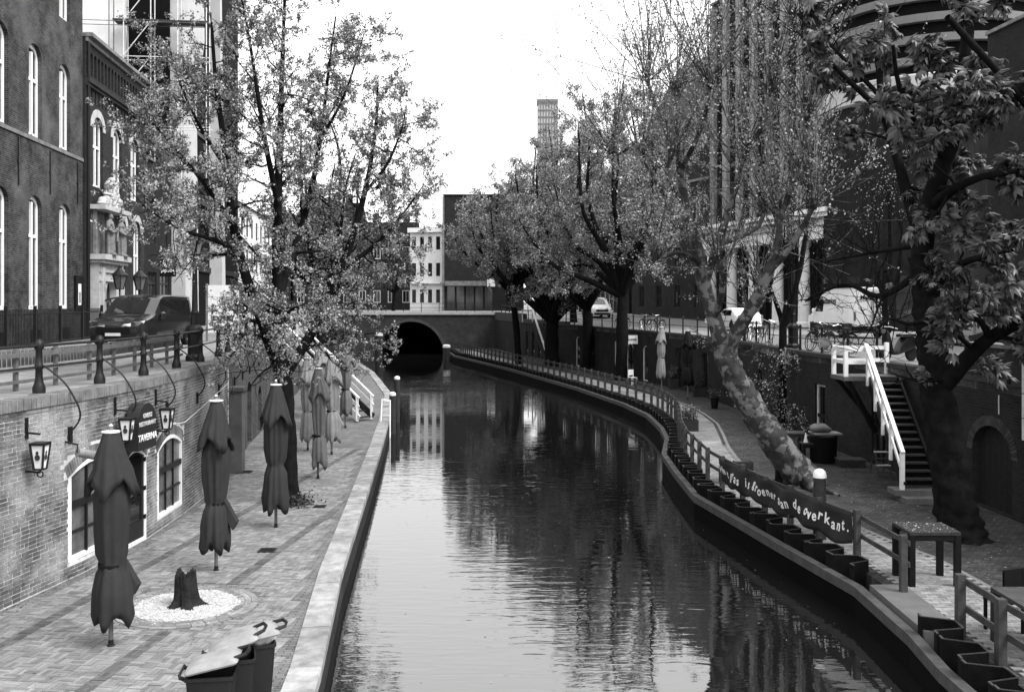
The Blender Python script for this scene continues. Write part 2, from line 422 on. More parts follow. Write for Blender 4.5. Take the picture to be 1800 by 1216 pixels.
def ribbon(mb, fa, fb, ys, za, skirt=0.0):
    for a, b_ in zip(ys, ys[1:]):
        z0, z1 = za(a), za(b_)
        mb.add([(fa(a), a, z0), (fb(a), a, z0), (fb(b_), b_, z1), (fa(b_), b_, z1)], [(0, 1, 2, 3)])
        if skirt:
            mb.add([(fb(a), a, z0), (fb(a), a, z0 - skirt), (fb(b_), b_, z1 - skirt), (fb(b_), b_, z1)], [(0, 1, 2, 3)])
YS = sorted(set([p[1] for p in WL + WR] + list(range(3, 105, 3))))
g = MB(); ribbon(g, lambda y: -400.0, lambda y: wlx(y) + 0.0, YS, zs, 0.3); tagit(g.build('street_west', M_road), kind='structure')
g = MB(); ribbon(g, lambda y: 400.0, lambda y: wrx(y) - 0.0, YS, zr, 0.3); tagit(g.build('street_east', M_road), kind='structure')
g = MB(); g.add([(-900, 104, 3.846), (900, 104, 3.846), (900, 2500, 3.846), (-900, 2500, 3.846)], [(0, 1, 2, 3)])
tagit(g.build('street_beyond_bridge', M_road), kind='structure')

yl = sorted(set([p[1] for p in QL + WL if p[1] <= 87] + list(range(3, 87, 2))))
g = MB(); ribbon(g, lambda y: wlx(y) - 0.1, lambda y: qlx(y) - 0.3, yl, lambda y: 0.0)
wharfL = tagit(g.build('wharf_pavement', M_pave), 'clinker paved wharf along the left quay', None, kind='structure')
yr = sorted(set([p[1] for p in FR + WR] + list(range(3, 104, 2))))
g = MB(); ribbon(g, lambda y: wrx(y) + 0.1, lambda y: max(frx(y) - 0.12, qrx(y) + .42) if y < 60 else qrx(y) + 0.48, yr, lambda y: 0.0, 1.2)
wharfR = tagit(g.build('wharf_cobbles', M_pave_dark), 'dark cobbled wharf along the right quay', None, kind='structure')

# left wharf: basket-weave clinkers laid one by one near the camera
M_clk = mat('clinker', 0.195, 0.85, 0.3, 3, bump=0.5, bscale=60, island=0.27, stain=.5, stain_v=.12, sscale=.9)
M_clk_d = mat('dark_clinker', 0.10, 0.85, 0.25, 6, bump=0.4, bscale=60, island=0.3)
STUMP = Vector((-5.35, 16.0, 0))
cell = 0.207; cand = []
def inlay(x, y):
    if (x - STUMP.x) ** 2 + (y - STUMP.y) ** 2 < 1.14 ** 2: return False
    return wlx(y) + 0.1 < x < qlx(y) - 0.5
wl_strip = lambda y: wlx(y) + 0.85
RT = Matrix.Rotation(-0.115, 3, 'Z'); RC = Vector((-5.2, 16, 0))       # the courses run parallel to the cellar wall
clk, clkd = MB(), MB(); near = []
for iy in range(-36, 92):
    for ix in range(-24, 26):
        x, y = ix * cell, iy * cell
        if not all(inlay(*(RC + RT @ Vector((x + p * cell, y + q * cell, 0)))[:2]) for p in (0, 1) for q in (0, 1)): continue
        dark = ix in (0, -10)
        hor = (ix + iy) % 2 == 0
        for k in range(3):
            a = 0.069 * k
            if hor: r = (x + 0.003, x + cell - 0.003, y + a + 0.003, y + a + 0.066)
            else: r = (x + a + 0.003, x + a + 0.066, y + 0.003, y + cell - 0.003)
            z = 0.010 + rnd.uniform(-0.004, 0.005); c = RC + RT @ Vector((r[0], r[2], 0))
            if c.y < 10.4 or c.y > 33: continue
            if dark: clkd.box(*r, -0.01, z, Matrix.Translation(RC) @ RT.to_4x4())
            else: near.append((r, z, hor, c))
near.sort(key=lambda q: abs(q[3].y - 13.6) + 0.15 * abs(q[3].x + 5.2))
hm = MB().box(0, cell - 0.006, 0, 0.063, -0.02, 0.0); vm = MB().box(0, 0.063, 0, cell - 0.006, -0.02, 0.0)
o1 = hm.build('clinker', M_clk, wharfL); o2 = vm.build('clinker', M_clk, wharfL)
first = {True: o1, False: o2}; used = {True: False, False: False}
for r, z, hor, c in near[:300]:
    o = first[hor]
    if used[hor]:
        o = o.copy(); col.objects.link(o)
    used[hor] = True; o.location = (c.x, c.y, z); o.rotation_euler = (0, 0, -0.115)
for r, z, hor, c in near[300:]: clk.box(*r, -0.01, z, Matrix.Translation(RC) @ RT.to_4x4())
tagit(clk.build('clinker_field', M_clk, wharfL), kind='stuff'); tagit(clkd.build('dark_clinker_strip', M_clk_d, wharfL), kind='stuff')
ringm = MB()
for q in range(3):
    r0 = 0.83 + q * 0.105; n = int(2 * math.pi * r0 / 0.2)
    for k in range(n):
        a0 = 2 * math.pi * (k + 0.5 * q) / n; a1 = a0 + 2 * math.pi / n - 0.012
        P = [STUMP + Vector((rr * math.cos(a), rr * math.sin(a), 0)) for a, rr in ((a0, r0), (a0, r0 + 0.098), (a1, r0 + 0.098), (a1, r0))]
        z = 0.012 + rnd.uniform(-.003, .004); ringm.hexa([p + Vector((0, 0, -0.01)) for p in P] + [p + Vector((0, 0, z)) for p in P])
tagit(ringm.build('clinker_ring', M_clk, wharfL), kind='stuff')

# drain covers set in the left wharf
M_castiron = mat('cast_iron_cover', 0.035, 0.7, 0.3, 20, bump=0.5, bscale=60)
for (px, py), s, lb in (((470, 968), 0.34, 'square iron drain cover between the second and third umbrellas'), ((562, 891), 0.3, 'iron drain cover right of the ivy at the tree foot'), ((430, 830), 0.42, 'dark iron cellar hatch beside the brick pier')):
    p = G(px, py); d = MB().box(p.x - s / 2, p.x + s / 2, p.y - s / 2, p.y + s / 2, 0.0, 0.022)
    dr = thing('drain_cover', lb, 'drain cover', p); d.build('plate', M_castiron, dr)
    e = MB()
    for k in range(5): e.box(p.x - s / 2 + 0.03, p.x + s / 2 - 0.03, p.y - s / 2 + s * (k + .3) / 5, p.y - s / 2 + s * (k + .65) / 5, 0.022, 0.03)
    e.build('grating', M_iron, dr)

# left quay edge: masonry face and single capstones
WQL = Wall(QL, side=-1)
M_quayface = brickmat('quay_brick', 0.06, 0.035, 0.05, stain=0.5, stain_v=0.10)
quayL = thing('quay_wall', 'low brick quay wall with pale capstones along the left waterside', 'quay', (-3, 18, 0))
g = MB(); holed(g, WQL, 0, WQL.L, -1.6, -0.16, []); g.build('wall_face', M_quayface, quayL)
u = 0.0
M_cap = mat('capstone', 0.26, 0.9, 0.4, 3.5, bump=0.7, bscale=18, stain=0.6, stain_v=0.13, island=0.2, sscale=1.1)
while u < WQL.L - 1.2:
    l = rnd.uniform(1.9, 2.5); e = min(u + l, WQL.L); n = 3; P0 = []; P1 = []
    mb = MB(); zt = 0.05 + rnd.uniform(-.014, .014)
    for k in range(n):
        a = u + (e - u - 0.022) * k / n; b_ = u + (e - u - 0.022) * (k + 1) / n
        prof = [(0.02, -0.17), (0.03, zt - 0.03), (0.01, zt), (-0.40, zt - 0.012), (-0.42, -0.05)]
        mb.prism([WQL.pt(a, z, d) for d, z in prof], [WQL.pt(b_, z, d) for d, z in prof])
    mb.build('capstone', M_cap, quayL); u = e

# ------------------------------------------------------------------ left wharf wall with the cellar restaurant
W1 = Wall(WL, side=-1)
M_mortar = mat('lime_mortar', 0.55, 0.95, 0.3, 5, bump=0.5, bscale=40, stain=0.7, stain_v=0.62)
M_brick = mat('old_brick', 0.105, 0.9, 0.35, 3, bump=0.6, bscale=50, island=0.38, stain=0.7, stain_v=0.5, sscale=.6, slo=.47)
M_wallfar = brickmat('wharf_wall_brick', 0.12, 0.06, 0.17, stain=0.35, stain_v=0.25)
wallL = thing('wharf_wall', 'brick wharf wall below the left street with white framed cellar windows', 'wall', (-8, 20, 0))
def uy(y): return W1.at_y(y)
win1 = (uy(17.5), uy(19.2), 0.30, 1.83, 0.28); door1 = (uy(19.55), uy(20.5), 0.02, 1.78, 0.18); win2 = (uy(21.15), uy(22.85), 0.26, 1.72, 0.28)
UE = uy(28.2)
farops = []
for a, b_, hgt_, rs in ((30.3, 31.4, 1.7, .35), (33.5, 34.7, 1.8, .4), (36.6, 37.6, 1.5, .3), (42, 43.2, 1.7, .4), (47, 48.5, 1.8, .4), (54, 55.6, 1.8, .5), (61, 62.6, 1.8, .5)):
    farops.append((uy(a), uy(b_), 0.03, hgt_, rs))
g = MB(); holed(g, W1, uy(3.2), UE, -0.05, ST - 0.16, [win1, door1, win2], 0.2); g.build('mortar_bed', M_mortar, wallL)
g = MB(); holed(g, W1, UE, W1.L, -0.05, ST - 0.16, farops, 0.35); g.build('far_wall', M_wallfar, wallL)
g = MB()
for o in farops: W1.fbox(g, o[0] - .1, o[1] + .1, 0, o[3] + o[4] + .1, -0.5, -0.34)
g.build('cellar_door', M_black, wallL)
ops = [win1, door1, win2]
def arch_top(o, u, grow):
    c = (o[0] + o[1]) / 2; h = (o[1] - o[0]) / 2 + grow; t_ = (u - c) / h
    return o[3] + o[4] * (1 - min(1, t_ * t_)) + grow if abs(t_) <= 1 else -1
bricks = []; row = 0; z = 0.02
RH = 0.0715
while z + RH < ST - 0.17:
    u = uy(9.0) + (row % 2) * 0.11 + rnd.uniform(-.01, .01)
    while u < UE - 0.25:
        l = 0.208 if rnd.random() < 0.8 else 0.1
        um = u + l / 2; hit = False; ua_, ue_ = u, u + l - .016
        for o in ops:
            if o[0] - 0.012 < u + l and u < o[1] + 0.012 and z + RH > o[2] - 0.01:
                tops = max(arch_top(o, u, 0.2), arch_top(o, um, 0.2), arch_top(o, u + l, 0.2))
                if z + RH < o[3] and u < o[0] - .03: ue_ = min(ue_, o[0] - .012)
                elif z + RH < o[3] and u + l > o[1] + .03: ua_ = max(ua_, o[1] + .012)
                elif z < tops: hit = True
        if not hit: bricks.append((ua_, ue_, z + 0.008, z + RH - 0.007, 0.006 + rnd.random() * 0.007))
        u += l + 0.002
    z += RH; row += 1
bricks.sort(key=lambda q: abs(q[0] - uy(17.0)) + 0.6 * abs(q[2] - 1.4))
for q in bricks[:300]:
    c = W1.pt((q[0] + q[1]) / 2, 0, 0)
    mb = MB(); W1.fbox(mb, q[0], q[1], q[2], q[3], -0.01, q[4]); mb.build('brick', M_brick, wallL)
g = MB()
for q in bricks[300:]: W1.fbox(g, q[0], q[1], q[2], q[3], -0.01, q[4])
# rowlock arches over the openings
for o in ops:
    n = int((o[1] - o[0]) / 0.062); c = (o[0] + o[1]) / 2
    for k in range(n + 1):
        a = o[0] - 0.01 + (o[1] - o[0] + 0.02) * k / (n + 1); b_ = a + (o[1] - o[0]) / (n + 1) - 0.008
        za, zb = arch_top(o, min(max(a, o[0]), o[1]), 0.0), arch_top(o, min(b_, o[1]), 0.0); fan = ((a + b_) / 2 - c) * 0.12
        pa = [(a, za), (b_, zb), (b_ + fan, zb + 0.21), (a + fan, za + 0.21)]; d = 0.012 + rnd.random() * .006
        g.prism([W1.pt(u_, z_, -0.01) for u_, z_ in pa], [W1.pt(u_, z_, d) for u_, z_ in pa])
tagit(g.build('brick_field', M_brick, wallL), kind='stuff')
# soldier course that caps the wall
g = MB(); u = uy(9.0)
while u < UE:
    W1.fbox(g, u, u + 0.056, ST - 0.17, ST + 0.02 + rnd.uniform(-.006, .006), -0.35, 0.03 + rnd.uniform(-.004, .006)); u += 0.064
W1.fbox(g, UE, uy(33.9), ST - 0.17, ST + 0.02, -0.35, 0.03)
for a, b_ in zip(W1.u, W1.u[1:]):
    if a > uy(33.9) - .01: W1.fbox(g, a, b_, ST - 0.17, zs(W1.pt(b_).y) + 0.02, -0.35, 0.03)
tagit(g.build('coping_course', M_dstone, wallL), kind='stuff')
M_sash = mat('dark_green_sash', 0.02, 0.4, 0.2)
M_curt = mat('glass_with_blind', 0.10, 0.12, 0.6, 2.0, spec=0.6)
for o, nm in ((win1, 'window'), (win2, 'window')):
    f = window(W1, wallL, o, cols=3, bars=(o[2] + 0.52,), fw=0.09, depth=0.06, fm=M_white, gm=M_curt, bm=M_sash, name=nm, mull=0.04, transom=o[2] + 1.02)
f = window(W1, wallL, door1, cols=1, fw=0.06, depth=0.08, fm=M_white, gm=M_black, name='door_frame')
i = inset(door1, 0.06); mb = MB()
W1.fbox(mb, i[0], i[0] + .1, .03, 1.8, -.07, -.03); W1.fbox(mb, i[1] - .1, i[1], .03, 1.8, -.07, -.03); W1.fbox(mb, i[0], i[1], .03, .45, -.07, -.031)
W1.fbox(mb, i[0], i[1], 1.0, 1.06, -.07, -.031); dl = mb.build('door_leaf', M_sash, wallL)
mb = MB(); mb.tube([W1.pt(i[0] + .08, 1.05, -.03), W1.pt(i[0] + .08, 1.05, .03), W1.pt(i[0] + .2, 1.05, .03)], .012, 6); mb.build('door_handle', M_chrome, dl)
mb = MB(); W1.fbox(mb, i[0] + .1, i[1] - .1, .45, 1.8, -.06, -.055); mb.build('pane', M_glass, dl)
for hz in (.45, 1.05, 1.65):
    mb = MB(); W1.fbox(mb, i[1] - .01, i[1] + .05, hz, hz + .09, -.04, .0); mb.build('hinge', M_iron, dl)
# buttress pier further along
mb = MB(); W1.fbox(mb, uy(28.3), uy(28.9), 0, 2.4, -.1, 0.35); W1.fbox(mb, uy(28.25), uy(28.95), 2.4, 2.5, -.1, 0.4); mb.build('pier', M_wallfar, wallL)

# ------------------------------------------------------------------ right wharf wall
W2 = Wall(WR, side=1)
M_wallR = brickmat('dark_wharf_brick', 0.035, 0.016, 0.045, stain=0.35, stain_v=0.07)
wallR = thing('wharf_wall', 'dark brick wharf wall below the right street with arched cellar doors', 'wall', (10.5, 30, 0))
def vy(y): return W2.at_y(y)
archD = (vy(22.4), vy(24.2), 0.02, 1.35, 0.68)
dA = (vy(29.0), vy(30.1), .02, 2.2, 0); dB = (vy(33.6), vy(34.5), .02, 2.1, 0); dC = (vy(37.5), vy(38.6), .02, 1.8, .4)
ro = [archD, dA, dB, dC]; rest = []
for y0, w_, h_, rs in ((41, 1.0, 1.9, .3), (44, 1.2, 1.7, .5), (50.5, 1.2, 2.0, .4), (55, 1.1, 2.0, .45), (60.6, .9, 2.0, .25), (63.2, 1.3, 1.9, .4), (66, .9, 2.1, .3), (71, .8, 2.1, .3), (74.5, .9, 2.0, .3), (80, 1.5, 1.9, .6), (84.5, .8, 2.0, .35), (86.4, .8, 2.0, .35), (88.3, .8, 2.0, .35)):
    rest.append((vy(y0), vy(y0) + w_, .03, h_, rs))
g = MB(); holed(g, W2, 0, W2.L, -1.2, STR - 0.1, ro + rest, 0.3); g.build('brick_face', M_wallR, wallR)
g = MB(); u = 0
for a, b_ in zip(W2.u, W2.u[1:]): W2.fbox(g, a, b_, STR - 0.1, zr(W2.pt(b_).y) + 0.03, -0.4, 0.04)
g.build('coping', mat('dark_coping', .06, .9, .3, 3, bump=.3), wallR)
M_planks = mat('dark_door_planks', 0.022, 0.7, 0.4, 8, bump=0.4)
P = arch_pts(*archD); mb = MB()
n = 7
for k in range(n):
    a = archD[0] + (archD[1] - archD[0]) * k / n; b_ = a + (archD[1] - archD[0]) / n - 0.012; c = (archD[0] + archD[1]) / 2; h = (archD[1] - archD[0]) / 2
    tt = lambda q: archD[3] + archD[4] * math.sqrt(max(0, 1 - ((q - c) / h) ** 2))
    mb = MB(); mb.prism([W2.pt(x_, z_, -.22) for x_, z_ in ((a, .02), (b_, .02), (b_, tt(b_)), (a, tt(a)))], [W2.pt(x_, z_, -.18) for x_, z_ in ((a, .02), (b_, .02), (b_, tt(b_)), (a, tt(a)))])
    mb.build('door_plank', M_planks, wallR)
mb = MB(); Q = arch_pts(archD[0] - .24, archD[1] + .24, 0.02, archD[3], archD[4] + .24)[2:]; Pn = P[2:]
M_archb = mat('arch_brick', 0.07, 0.9, 0.4, 5, bump=.5, island=0.4)
for k in range(len(Pn) - 1):
    for s_ in range(3):
        l = lambda A, k_, f: (A[k_][0] + (A[k_ + 1][0] - A[k_][0]) * f, A[k_][1] + (A[k_ + 1][1] - A[k_][1]) * f)
        a, b_ = l(Pn, k, s_ / 3), l(Pn, k, (s_ + .85) / 3); c, d = l(Q, k, (s_ + .85) / 3), l(Q, k, s_ / 3)
        mb.prism([W2.pt(x_, z_, -.01) for x_, z_ in (a, b_, c, d)], [W2.pt(x_, z_, .02) for x_, z_ in (a, b_, c, d)])
tagit(mb.build('arch_bricks', M_archb, wallR), kind='stuff')
for o in (dA, dB):
    window(W2, wallR, o, cols=2, fw=.07, depth=.15, fm=M_offwhite if o is dB else M_dwood, gm=M_glass, name='cellar_door', bm=M_black, transom=1.0)
window(W2, wallR, dC, cols=2, fw=.07, depth=.15, fm=M_dwood, gm=M_glass, name='cellar_door')
for k, o in enumerate(rest):
    window(W2, wallR, o, cols=1 if o[1] - o[0] < 1 else 2, bars=(1.2,) if k % 2 else (), fw=.06, depth=.1, fm=M_offwhite if k in (1, 4, 5, 6, 8) else M_dwood, gm=M_glass, name='cellar_door' if o[1] - o[0] < 1.05 else 'cellar_window', bm=M_black)
# raised brick parapet block beside the tree, pipe and bracket box on it
mb = MB(); a, b_ = vy(17), vy(24.6); W2.fbox(mb, a, b_, STR + .031, STR + .75, -.45, .0); mb.build('parapet_block', M_wallR, wallR)
mb = MB(); W2.fbox(mb, a - .02, b_ + .02, STR + .752, STR + .84, -.5, .04); mb.build('parapet_cap', M_dstone, wallR)
for y0 in (21.8,):
    for z0, z1 in ((2.95, 3.9), (2.4, 2.93), (1.9, 2.38)):
        mb = MB(); mb.tube([W2.pt(vy(y0), z0, .08), W2.pt(vy(y0), z1, .08)], .035, 8); mb.build('downpipe', M_offwhite, wallR)
mb = MB(); mb.tube([W2.pt(vy(22.9), 2.35, .04), W2.pt(vy(22.9), 2.8, .04)], .014, 6); mb.build('wall_anchor', M_offwhite, wallR)

# right wharf: pale clinker strip beside the fence, laid one by one near the camera
W3 = Wall(FR, side=-1)
stripR = MB(); yy = 0
u = W3.at_y(11.5)
M_clk2 = mat('pale_clinker', 0.2, 0.85, 0.25, 6, bump=.4, bscale=60, island=.3)
M_pave2 = mat('pale_path', 0.16, .9, .3, 2, bump=.4, bscale=20)
row = 0; singles = []
while u < W3.at_y(34):
    d = 0.1 + (row % 2) * 0.1
    while d < 1.45:
        singles.append((u, u + 0.098, d, d + .196, .014 + rnd.uniform(-.003, .003))); d += .205
    u += 0.107; row += 1
singles.sort(key=lambda q: abs(W3.pt(q[0]).y - 17.5))
for q in singles[:300]:
    mb = MB(); W3.fbox(mb, q[0], q[1], -.005, q[4], q[2], q[3]); mb.build('clinker', M_clk2, wharfR)
for q in singles[300:]: W3.fbox(stripR, q[0], q[1], -.005, q[4], q[2], q[3])
tagit(stripR.build('pale_clinker_field', M_clk2, wharfR), kind='stuff')
mb = MB()
for a in np.arange(W3.at_y(34), W3.at_y(98), 1.0): W3.fbox(mb, a, a + 1.0, -.005, .008, .1, 1.5)
mb.build('pale_path', brickmat('pale_path_brick', .2, .14, .06, .2, .1, .008, uv=False), wharfR)
mb = MB()
for a in np.arange(W3.at_y(11.5), W3.at_y(50), .6): W3.fbox(mb, a, a + .58, -.005, .014, 1.62, 1.72)
mb.build('drain_channel', mat('grey_channel', .15, .8), wharfR)

# sheet piling and timber waling along the right quay
WQR = Wall(QR, side=1)      # d > 0 is towards the water
M_steel = mat('rusty_sheet_steel', 0.009, 0.8, 0.6, 5, bump=.4, bscale=25, spec=.1)
M_beam = mat('waling_timber', 0.085, .8, .35, 5, bump=.4)
quayR = thing('sheet_pile_quay', 'dark steel sheet pile quay with timber waling beam on the right', 'quay', (6, 20, 0))
prof = [(0, -.1), (.13, -.1), (.27, -.53), (.30, -.55), (.60, -.55), (.63, -.53), (.77, -.1), (.9, -.1)]
u = WQR.at_y(9.5)
pm = None
while u < WQR.L - 1:
    P = WQR.pt(u); d, n = WQR.frame(u + .45)
    if 14.7 < P.y < 16.9: u += .905; continue
    if pm is None:
        mb = MB(); th = .02
        for (a, e), (a2, e2) in zip(prof, prof[1:]):
            q = [(a, e), (a2, e2), (a2, e2 - th), (a, e - th)]
            mb.prism([Vector((x_, y_, -1.5)) for x_, y_ in q], [Vector((x_, y_, 0.20)) for x_, y_ in q])
        mb.lathe([(.035, 0), (.035, .03)], c=(.45, -.53, .08), n=8, M=Matrix.Rotation(R(-90), 3, 'X'))
        po = mb.build('sheet_pile', M_steel, None); po.parent = quayR; pm = po; mb = MB()
        for (a, e), (a2, e2) in zip(prof, prof[1:]):
            q = [(a, e + .006), (a2, e2 + .006), (a2, e2 - .026), (a, e - .026)]
            mb.prism([Vector((x_, y_, .202)) for x_, y_ in q], [Vector((x_, y_, .216)) for x_, y_ in q])
        lp = mb.build('worn_lip', mat('worn_steel', .09, .5, .4, 8), None); lp.parent = po
    else:
        po = copy_tree(pm, quayR)
    po.location = P - origin(quayR) + Vector((0, 0, rnd.uniform(-.03, .03))); po.rotation_euler = (0, 0, math.atan2(d.y, d.x)); u += .905
u = WQR.at_y(5)
while u < WQR.L - .3:
    e = min(u + rnd.uniform(2.6, 3.4), WQR.L - .1)
    for kn in WQR.u:
        if u + .4 < kn < e: e = kn; break
    mb = MB(); mb.bar(WQR.pt(u + .006, -.14, .0), WQR.pt(e - .006, -.14, 0), .17, .18); mb.build('waling_beam', M_beam, quayR); u = e
g = MB()
for a, b_ in zip(WQR.u, WQR.u[1:]): WQR.fbox(g, a, b_, -1.6, -.26, -.2, .06)
g.build('timber_face', mat('near_black_timber', .004, .8, .3, 4, spec=.05), quayR)  # near-black base colour, darker than the other timber

# ------------------------------------------------------------------ far bridge
WB = Wall([(-24, 104), (-1.0, 104)], side=-1)
bridge = thing('arch_bridge', 'low brick arch bridge across the canal in the distance', 'bridge', (-10.8, 104, 0))
arch = (24 - 14.3, 24 - 7.3, -1.5, -.65, 3.52)
M_bridge = brickmat('bridge_brick', 0.075, .045, .07, stain=.3, stain_v=.14)
g = MB(); holed(g, WB, 0, WB.L, -1.5, 3.6, [arch], 45); g.build('spandrel_wall', M_bridge, bridge)  # soffit runs on far behind the bridge to keep the arch dark
g = MB(); ring(g, WB, arch_pts(arch[0] - .32, arch[1] + .32, -1.5, -.65, 3.84, 24), arch_pts(*arch, 24), 0.0, .05); g.build('arch_ring', mat('arch_ring_brick', .09, .9, .3, 3), bridge)
g = MB(); WB.fbox(g, 0, WB.L, 3.6, 3.9, -.5, .14); g.build('coping', mat('bridge_coping', .36, .8, .2, 3), bridge)
g = MB(); WB.fbox(g, arch[0] - 1, arch[1] + 1, -1.6, 3.2, -45.5, -44); g.build('arch_blackout', M_black, bridge)  # added black wall closing off the arch so it reads dark
rl = thing('bridge_railing', 'thin iron railing on top of the far arch bridge', 'railing', (-10, 104.2, 3.9))
for x in np.arange(-23, 2, 1.9):
    mb = MB(); mb.box(x - .035, x + .035, 104.15, 104.22, 3.9, 4.85); mb.build('post', M_iron, rl)
for z in (4.8, 4.35):
    mb = MB(); mb.box(-23.5, 2, 104.165, 104.205, z - .02, z + .02); mb.build('rail', M_iron, rl)
for (px, py), top, lb in (((785, 632), 606, 'white capped timber pile at the right foot of the bridge arch'), ((666, 636), 585, 'white topped pile at the left foot of the bridge arch')):
    p = G(px, py, WZ); zt = EYE - (top - HY) * p.y / F
    o = thing('mooring_pile', lb, 'mooring post', p)
    MB().lathe([(.35, -1.2), (.35, zt - .25)], c=(p.x, p.y, 0), n=12).build('shaft', M_dwood, o)
    MB().lathe([(.37, zt - .26), (.37, zt - .05), (.2, zt + .02)], c=(p.x, p.y, 0), n=12).build('cap', M_white, o)

# ------------------------------------------------------------------ buildings
def house(name, label, W, u0, u1, z0, z1, ops, m, reveal=.2, depth=12, roof=None, roof_h=0, cat='building'):
    """facade with real openings, gable ends and roof; windows are added by the caller"""
    c = W.pt((u0 + u1) / 2, z0)
    o = thing(name, label, cat, c)
    g = MB(); holed(g, W, u0, u1, z0 - .2, z1, ops, reveal)
    for u in (u0, u1):
        q = [(0, z0 - .2), (-depth, z0 - .2), (-depth, z1), (0, z1)]
        g.add([W.pt(u, z, d) for d, z in q], [(0, 1, 2, 3)], [[(d, z) for d, z in q]])
    g.add([W.pt(u0, z0 - .2, -depth), W.pt(u1, z0 - .2, -depth), W.pt(u1, z1, -depth), W.pt(u0, z1, -depth)], [(0, 1, 2, 3)])
    g.build('wall', m, o)
    r = MB(); h = depth / 2; ov = .25
    if roof_h:
        A = [(ov, z1 - .02), (-h, z1 + roof_h), (-depth - ov, z1 - .02)]
        r.prism([W.pt(u0 - .1, z, d) for d, z in A], [W.pt(u1 + .1, z, d) for d, z in A])
    else:
        W.fbox(r, u0 - .03, u1 + .03, z1, z1 + .15, -depth - .1, .12)
    r.build('roof', roof or M_dstone, o)
    return o

def grid_ops(us, w_, rows):
    return [(u - w_ / 2, u + w_ / 2, a, b_, rs) for (a, b_, rs) in rows for u in us]

def arch_band(W, o, wd, d, m, parent, name='window_arch'):
    P = arch_pts(*o)[2:]; Q = arch_pts(o[0] - wd, o[1] + wd, o[2], o[3], o[4] + wd)[2:]; mb = MB()
    for k in range(len(P) - 1):
        a = [P[k], P[k + 1], Q[k + 1], Q[k]]
        mb.prism([W.pt(x, z, -.02) for x, z in a], [W.pt(x, z, d) for x, z in a])
    return mb.build(name, m, parent)

def flx(y): return -17.9 - .105 * (y - 36)
WF = Wall([(flx(16), 16), (flx(104), 104)], side=-1)
def fu(y): return WF.at_y(y)
M_b1 = brickmat('townhouse_brick', .085, .028, .14, stain=.45, stain_v=.26, var=.7)
M_b2 = brickmat('hall_brick', .05, .03, .05, stain=.2, stain_v=.09)
M_b3 = brickmat('shop_brick', .032, .02, .035, stain=.2, stain_v=.07)
cs = [fu(y) for y in (24.3, 27.4, 30.5, 33.6, 36.7, 39.85)]
ops1 = grid_ops(cs, 1.3, [(4.7, 8.55, .45), (11.2, 14.2, .5), (16.5, 18.6, .4)])
b1 = house('brick_townhouse', 'pale mottled brick townhouse with tall arched white sash windows at far left', WF, fu(16.2), fu(42), ST, 20.5, ops1, M_b1, .27)
for o in ops1:
    window(WF, b1, o, cols=2 if False else 1, bars=(), fw=.15, depth=.22, fm=M_white, gm=M_glass, mull=.05, transom=o[2] + (o[3] - o[2]) * .72, sill=None)
    mb = MB(); c = (o[0] + o[1]) / 2; WF.fbox(mb, c - .07, c + .07, o[2] + .1, o[3] + .2, -.2, -.12); mb.build('mullion', M_white, b1)
mb = MB(); WF.fbox(mb, fu(16.2), fu(42), 11.02, 11.16, 0, .05); mb.build('string_course', M_dstone, b1)
for c in cs:
    mb = MB(); WF.fbox(mb, c + 1.45, c + 1.53, 9.2, 10.9, 0, .05); WF.fbox(mb, c + 1.40, c + 1.58, 10.0, 10.1, .0, .06); mb.build('wall_anchor', M_iron, b1)
for c in cs:   # cellar vents in the plinth
    mb = MB(); WF.fbox(mb, c - .5, c + .5, 3.5, 3.95, -.05, .03); mb.build('cellar_vent', M_black, b1)

WF2 = Wall([(flx(16) + .12, 16), (flx(104) + .12, 104)], side=-1)
up = [(fu(43.0), fu(44.4), 10.1, 12.7, .55), (fu(45.9), fu(47.3), 10.1, 12.7, .55), (fu(48.8), fu(50.2), 10.1, 12.7, .55)]
lo = [(fu(46.7), fu(48.0), 4.7, 8.5, .6), (fu(49.3), fu(50.6), 4.7, 8.5, .6)]
nic = [(fu(42.1) + k * .5 + .08, fu(42.1) + k * .5 + .42, 14.9, 15.75, .17) for k in range(18)]
cor = [(fu(42.1) + k * .5 + .14, fu(42.1) + k * .5 + .36, 13.75, 14.2, .11) for k in range(18)]
b2 = house('guild_hall', 'dark brick hall with blind arcade cornice and sculpted portal', WF2, fu(42.02), fu(51.3), ST, 16.45, up + lo + nic + cor, M_b2, .22)
for o in up + lo:
    window(WF2, b2, o, cols=1, fw=.13, depth=.2, fm=M_white, gm=M_glass, transom=o[2] + (o[3] - o[2]) * .7)
    arch_band(WF2, o, .34, .03, M_stone, b2)
    mb = MB(); c = (o[0] + o[1]) / 2; WF2.fbox(mb, c - .05, c + .05, o[2] + .1, o[3] + .2, -.18, -.11); mb.build('mullion', M_white, b2)
mb = MB(); WF2.fbox(mb, fu(42), fu(51.3), 13.4, 16.4, -.5, -.17); mb.build('niche_back', M_b2, b2)
for z0, z1, d in ((14.35, 14.5, .1), (14.5, 14.68, .18), (16.25, 16.44, .1), (16.46, 16.62, .3)):
    mb = MB(); WF2.fbox(mb, fu(42.02), fu(51.3), z0, z1, 0, d); mb.build('cornice', M_b2 if z0 < 16 else M_dstone, b2)
mb = MB(); mb.tube([WF2.pt(fu(42.12), 3.4, .1), WF2.pt(fu(42.12), 16.2, .1)], .06, 8); mb.build('downpipe', M_iron, b2)
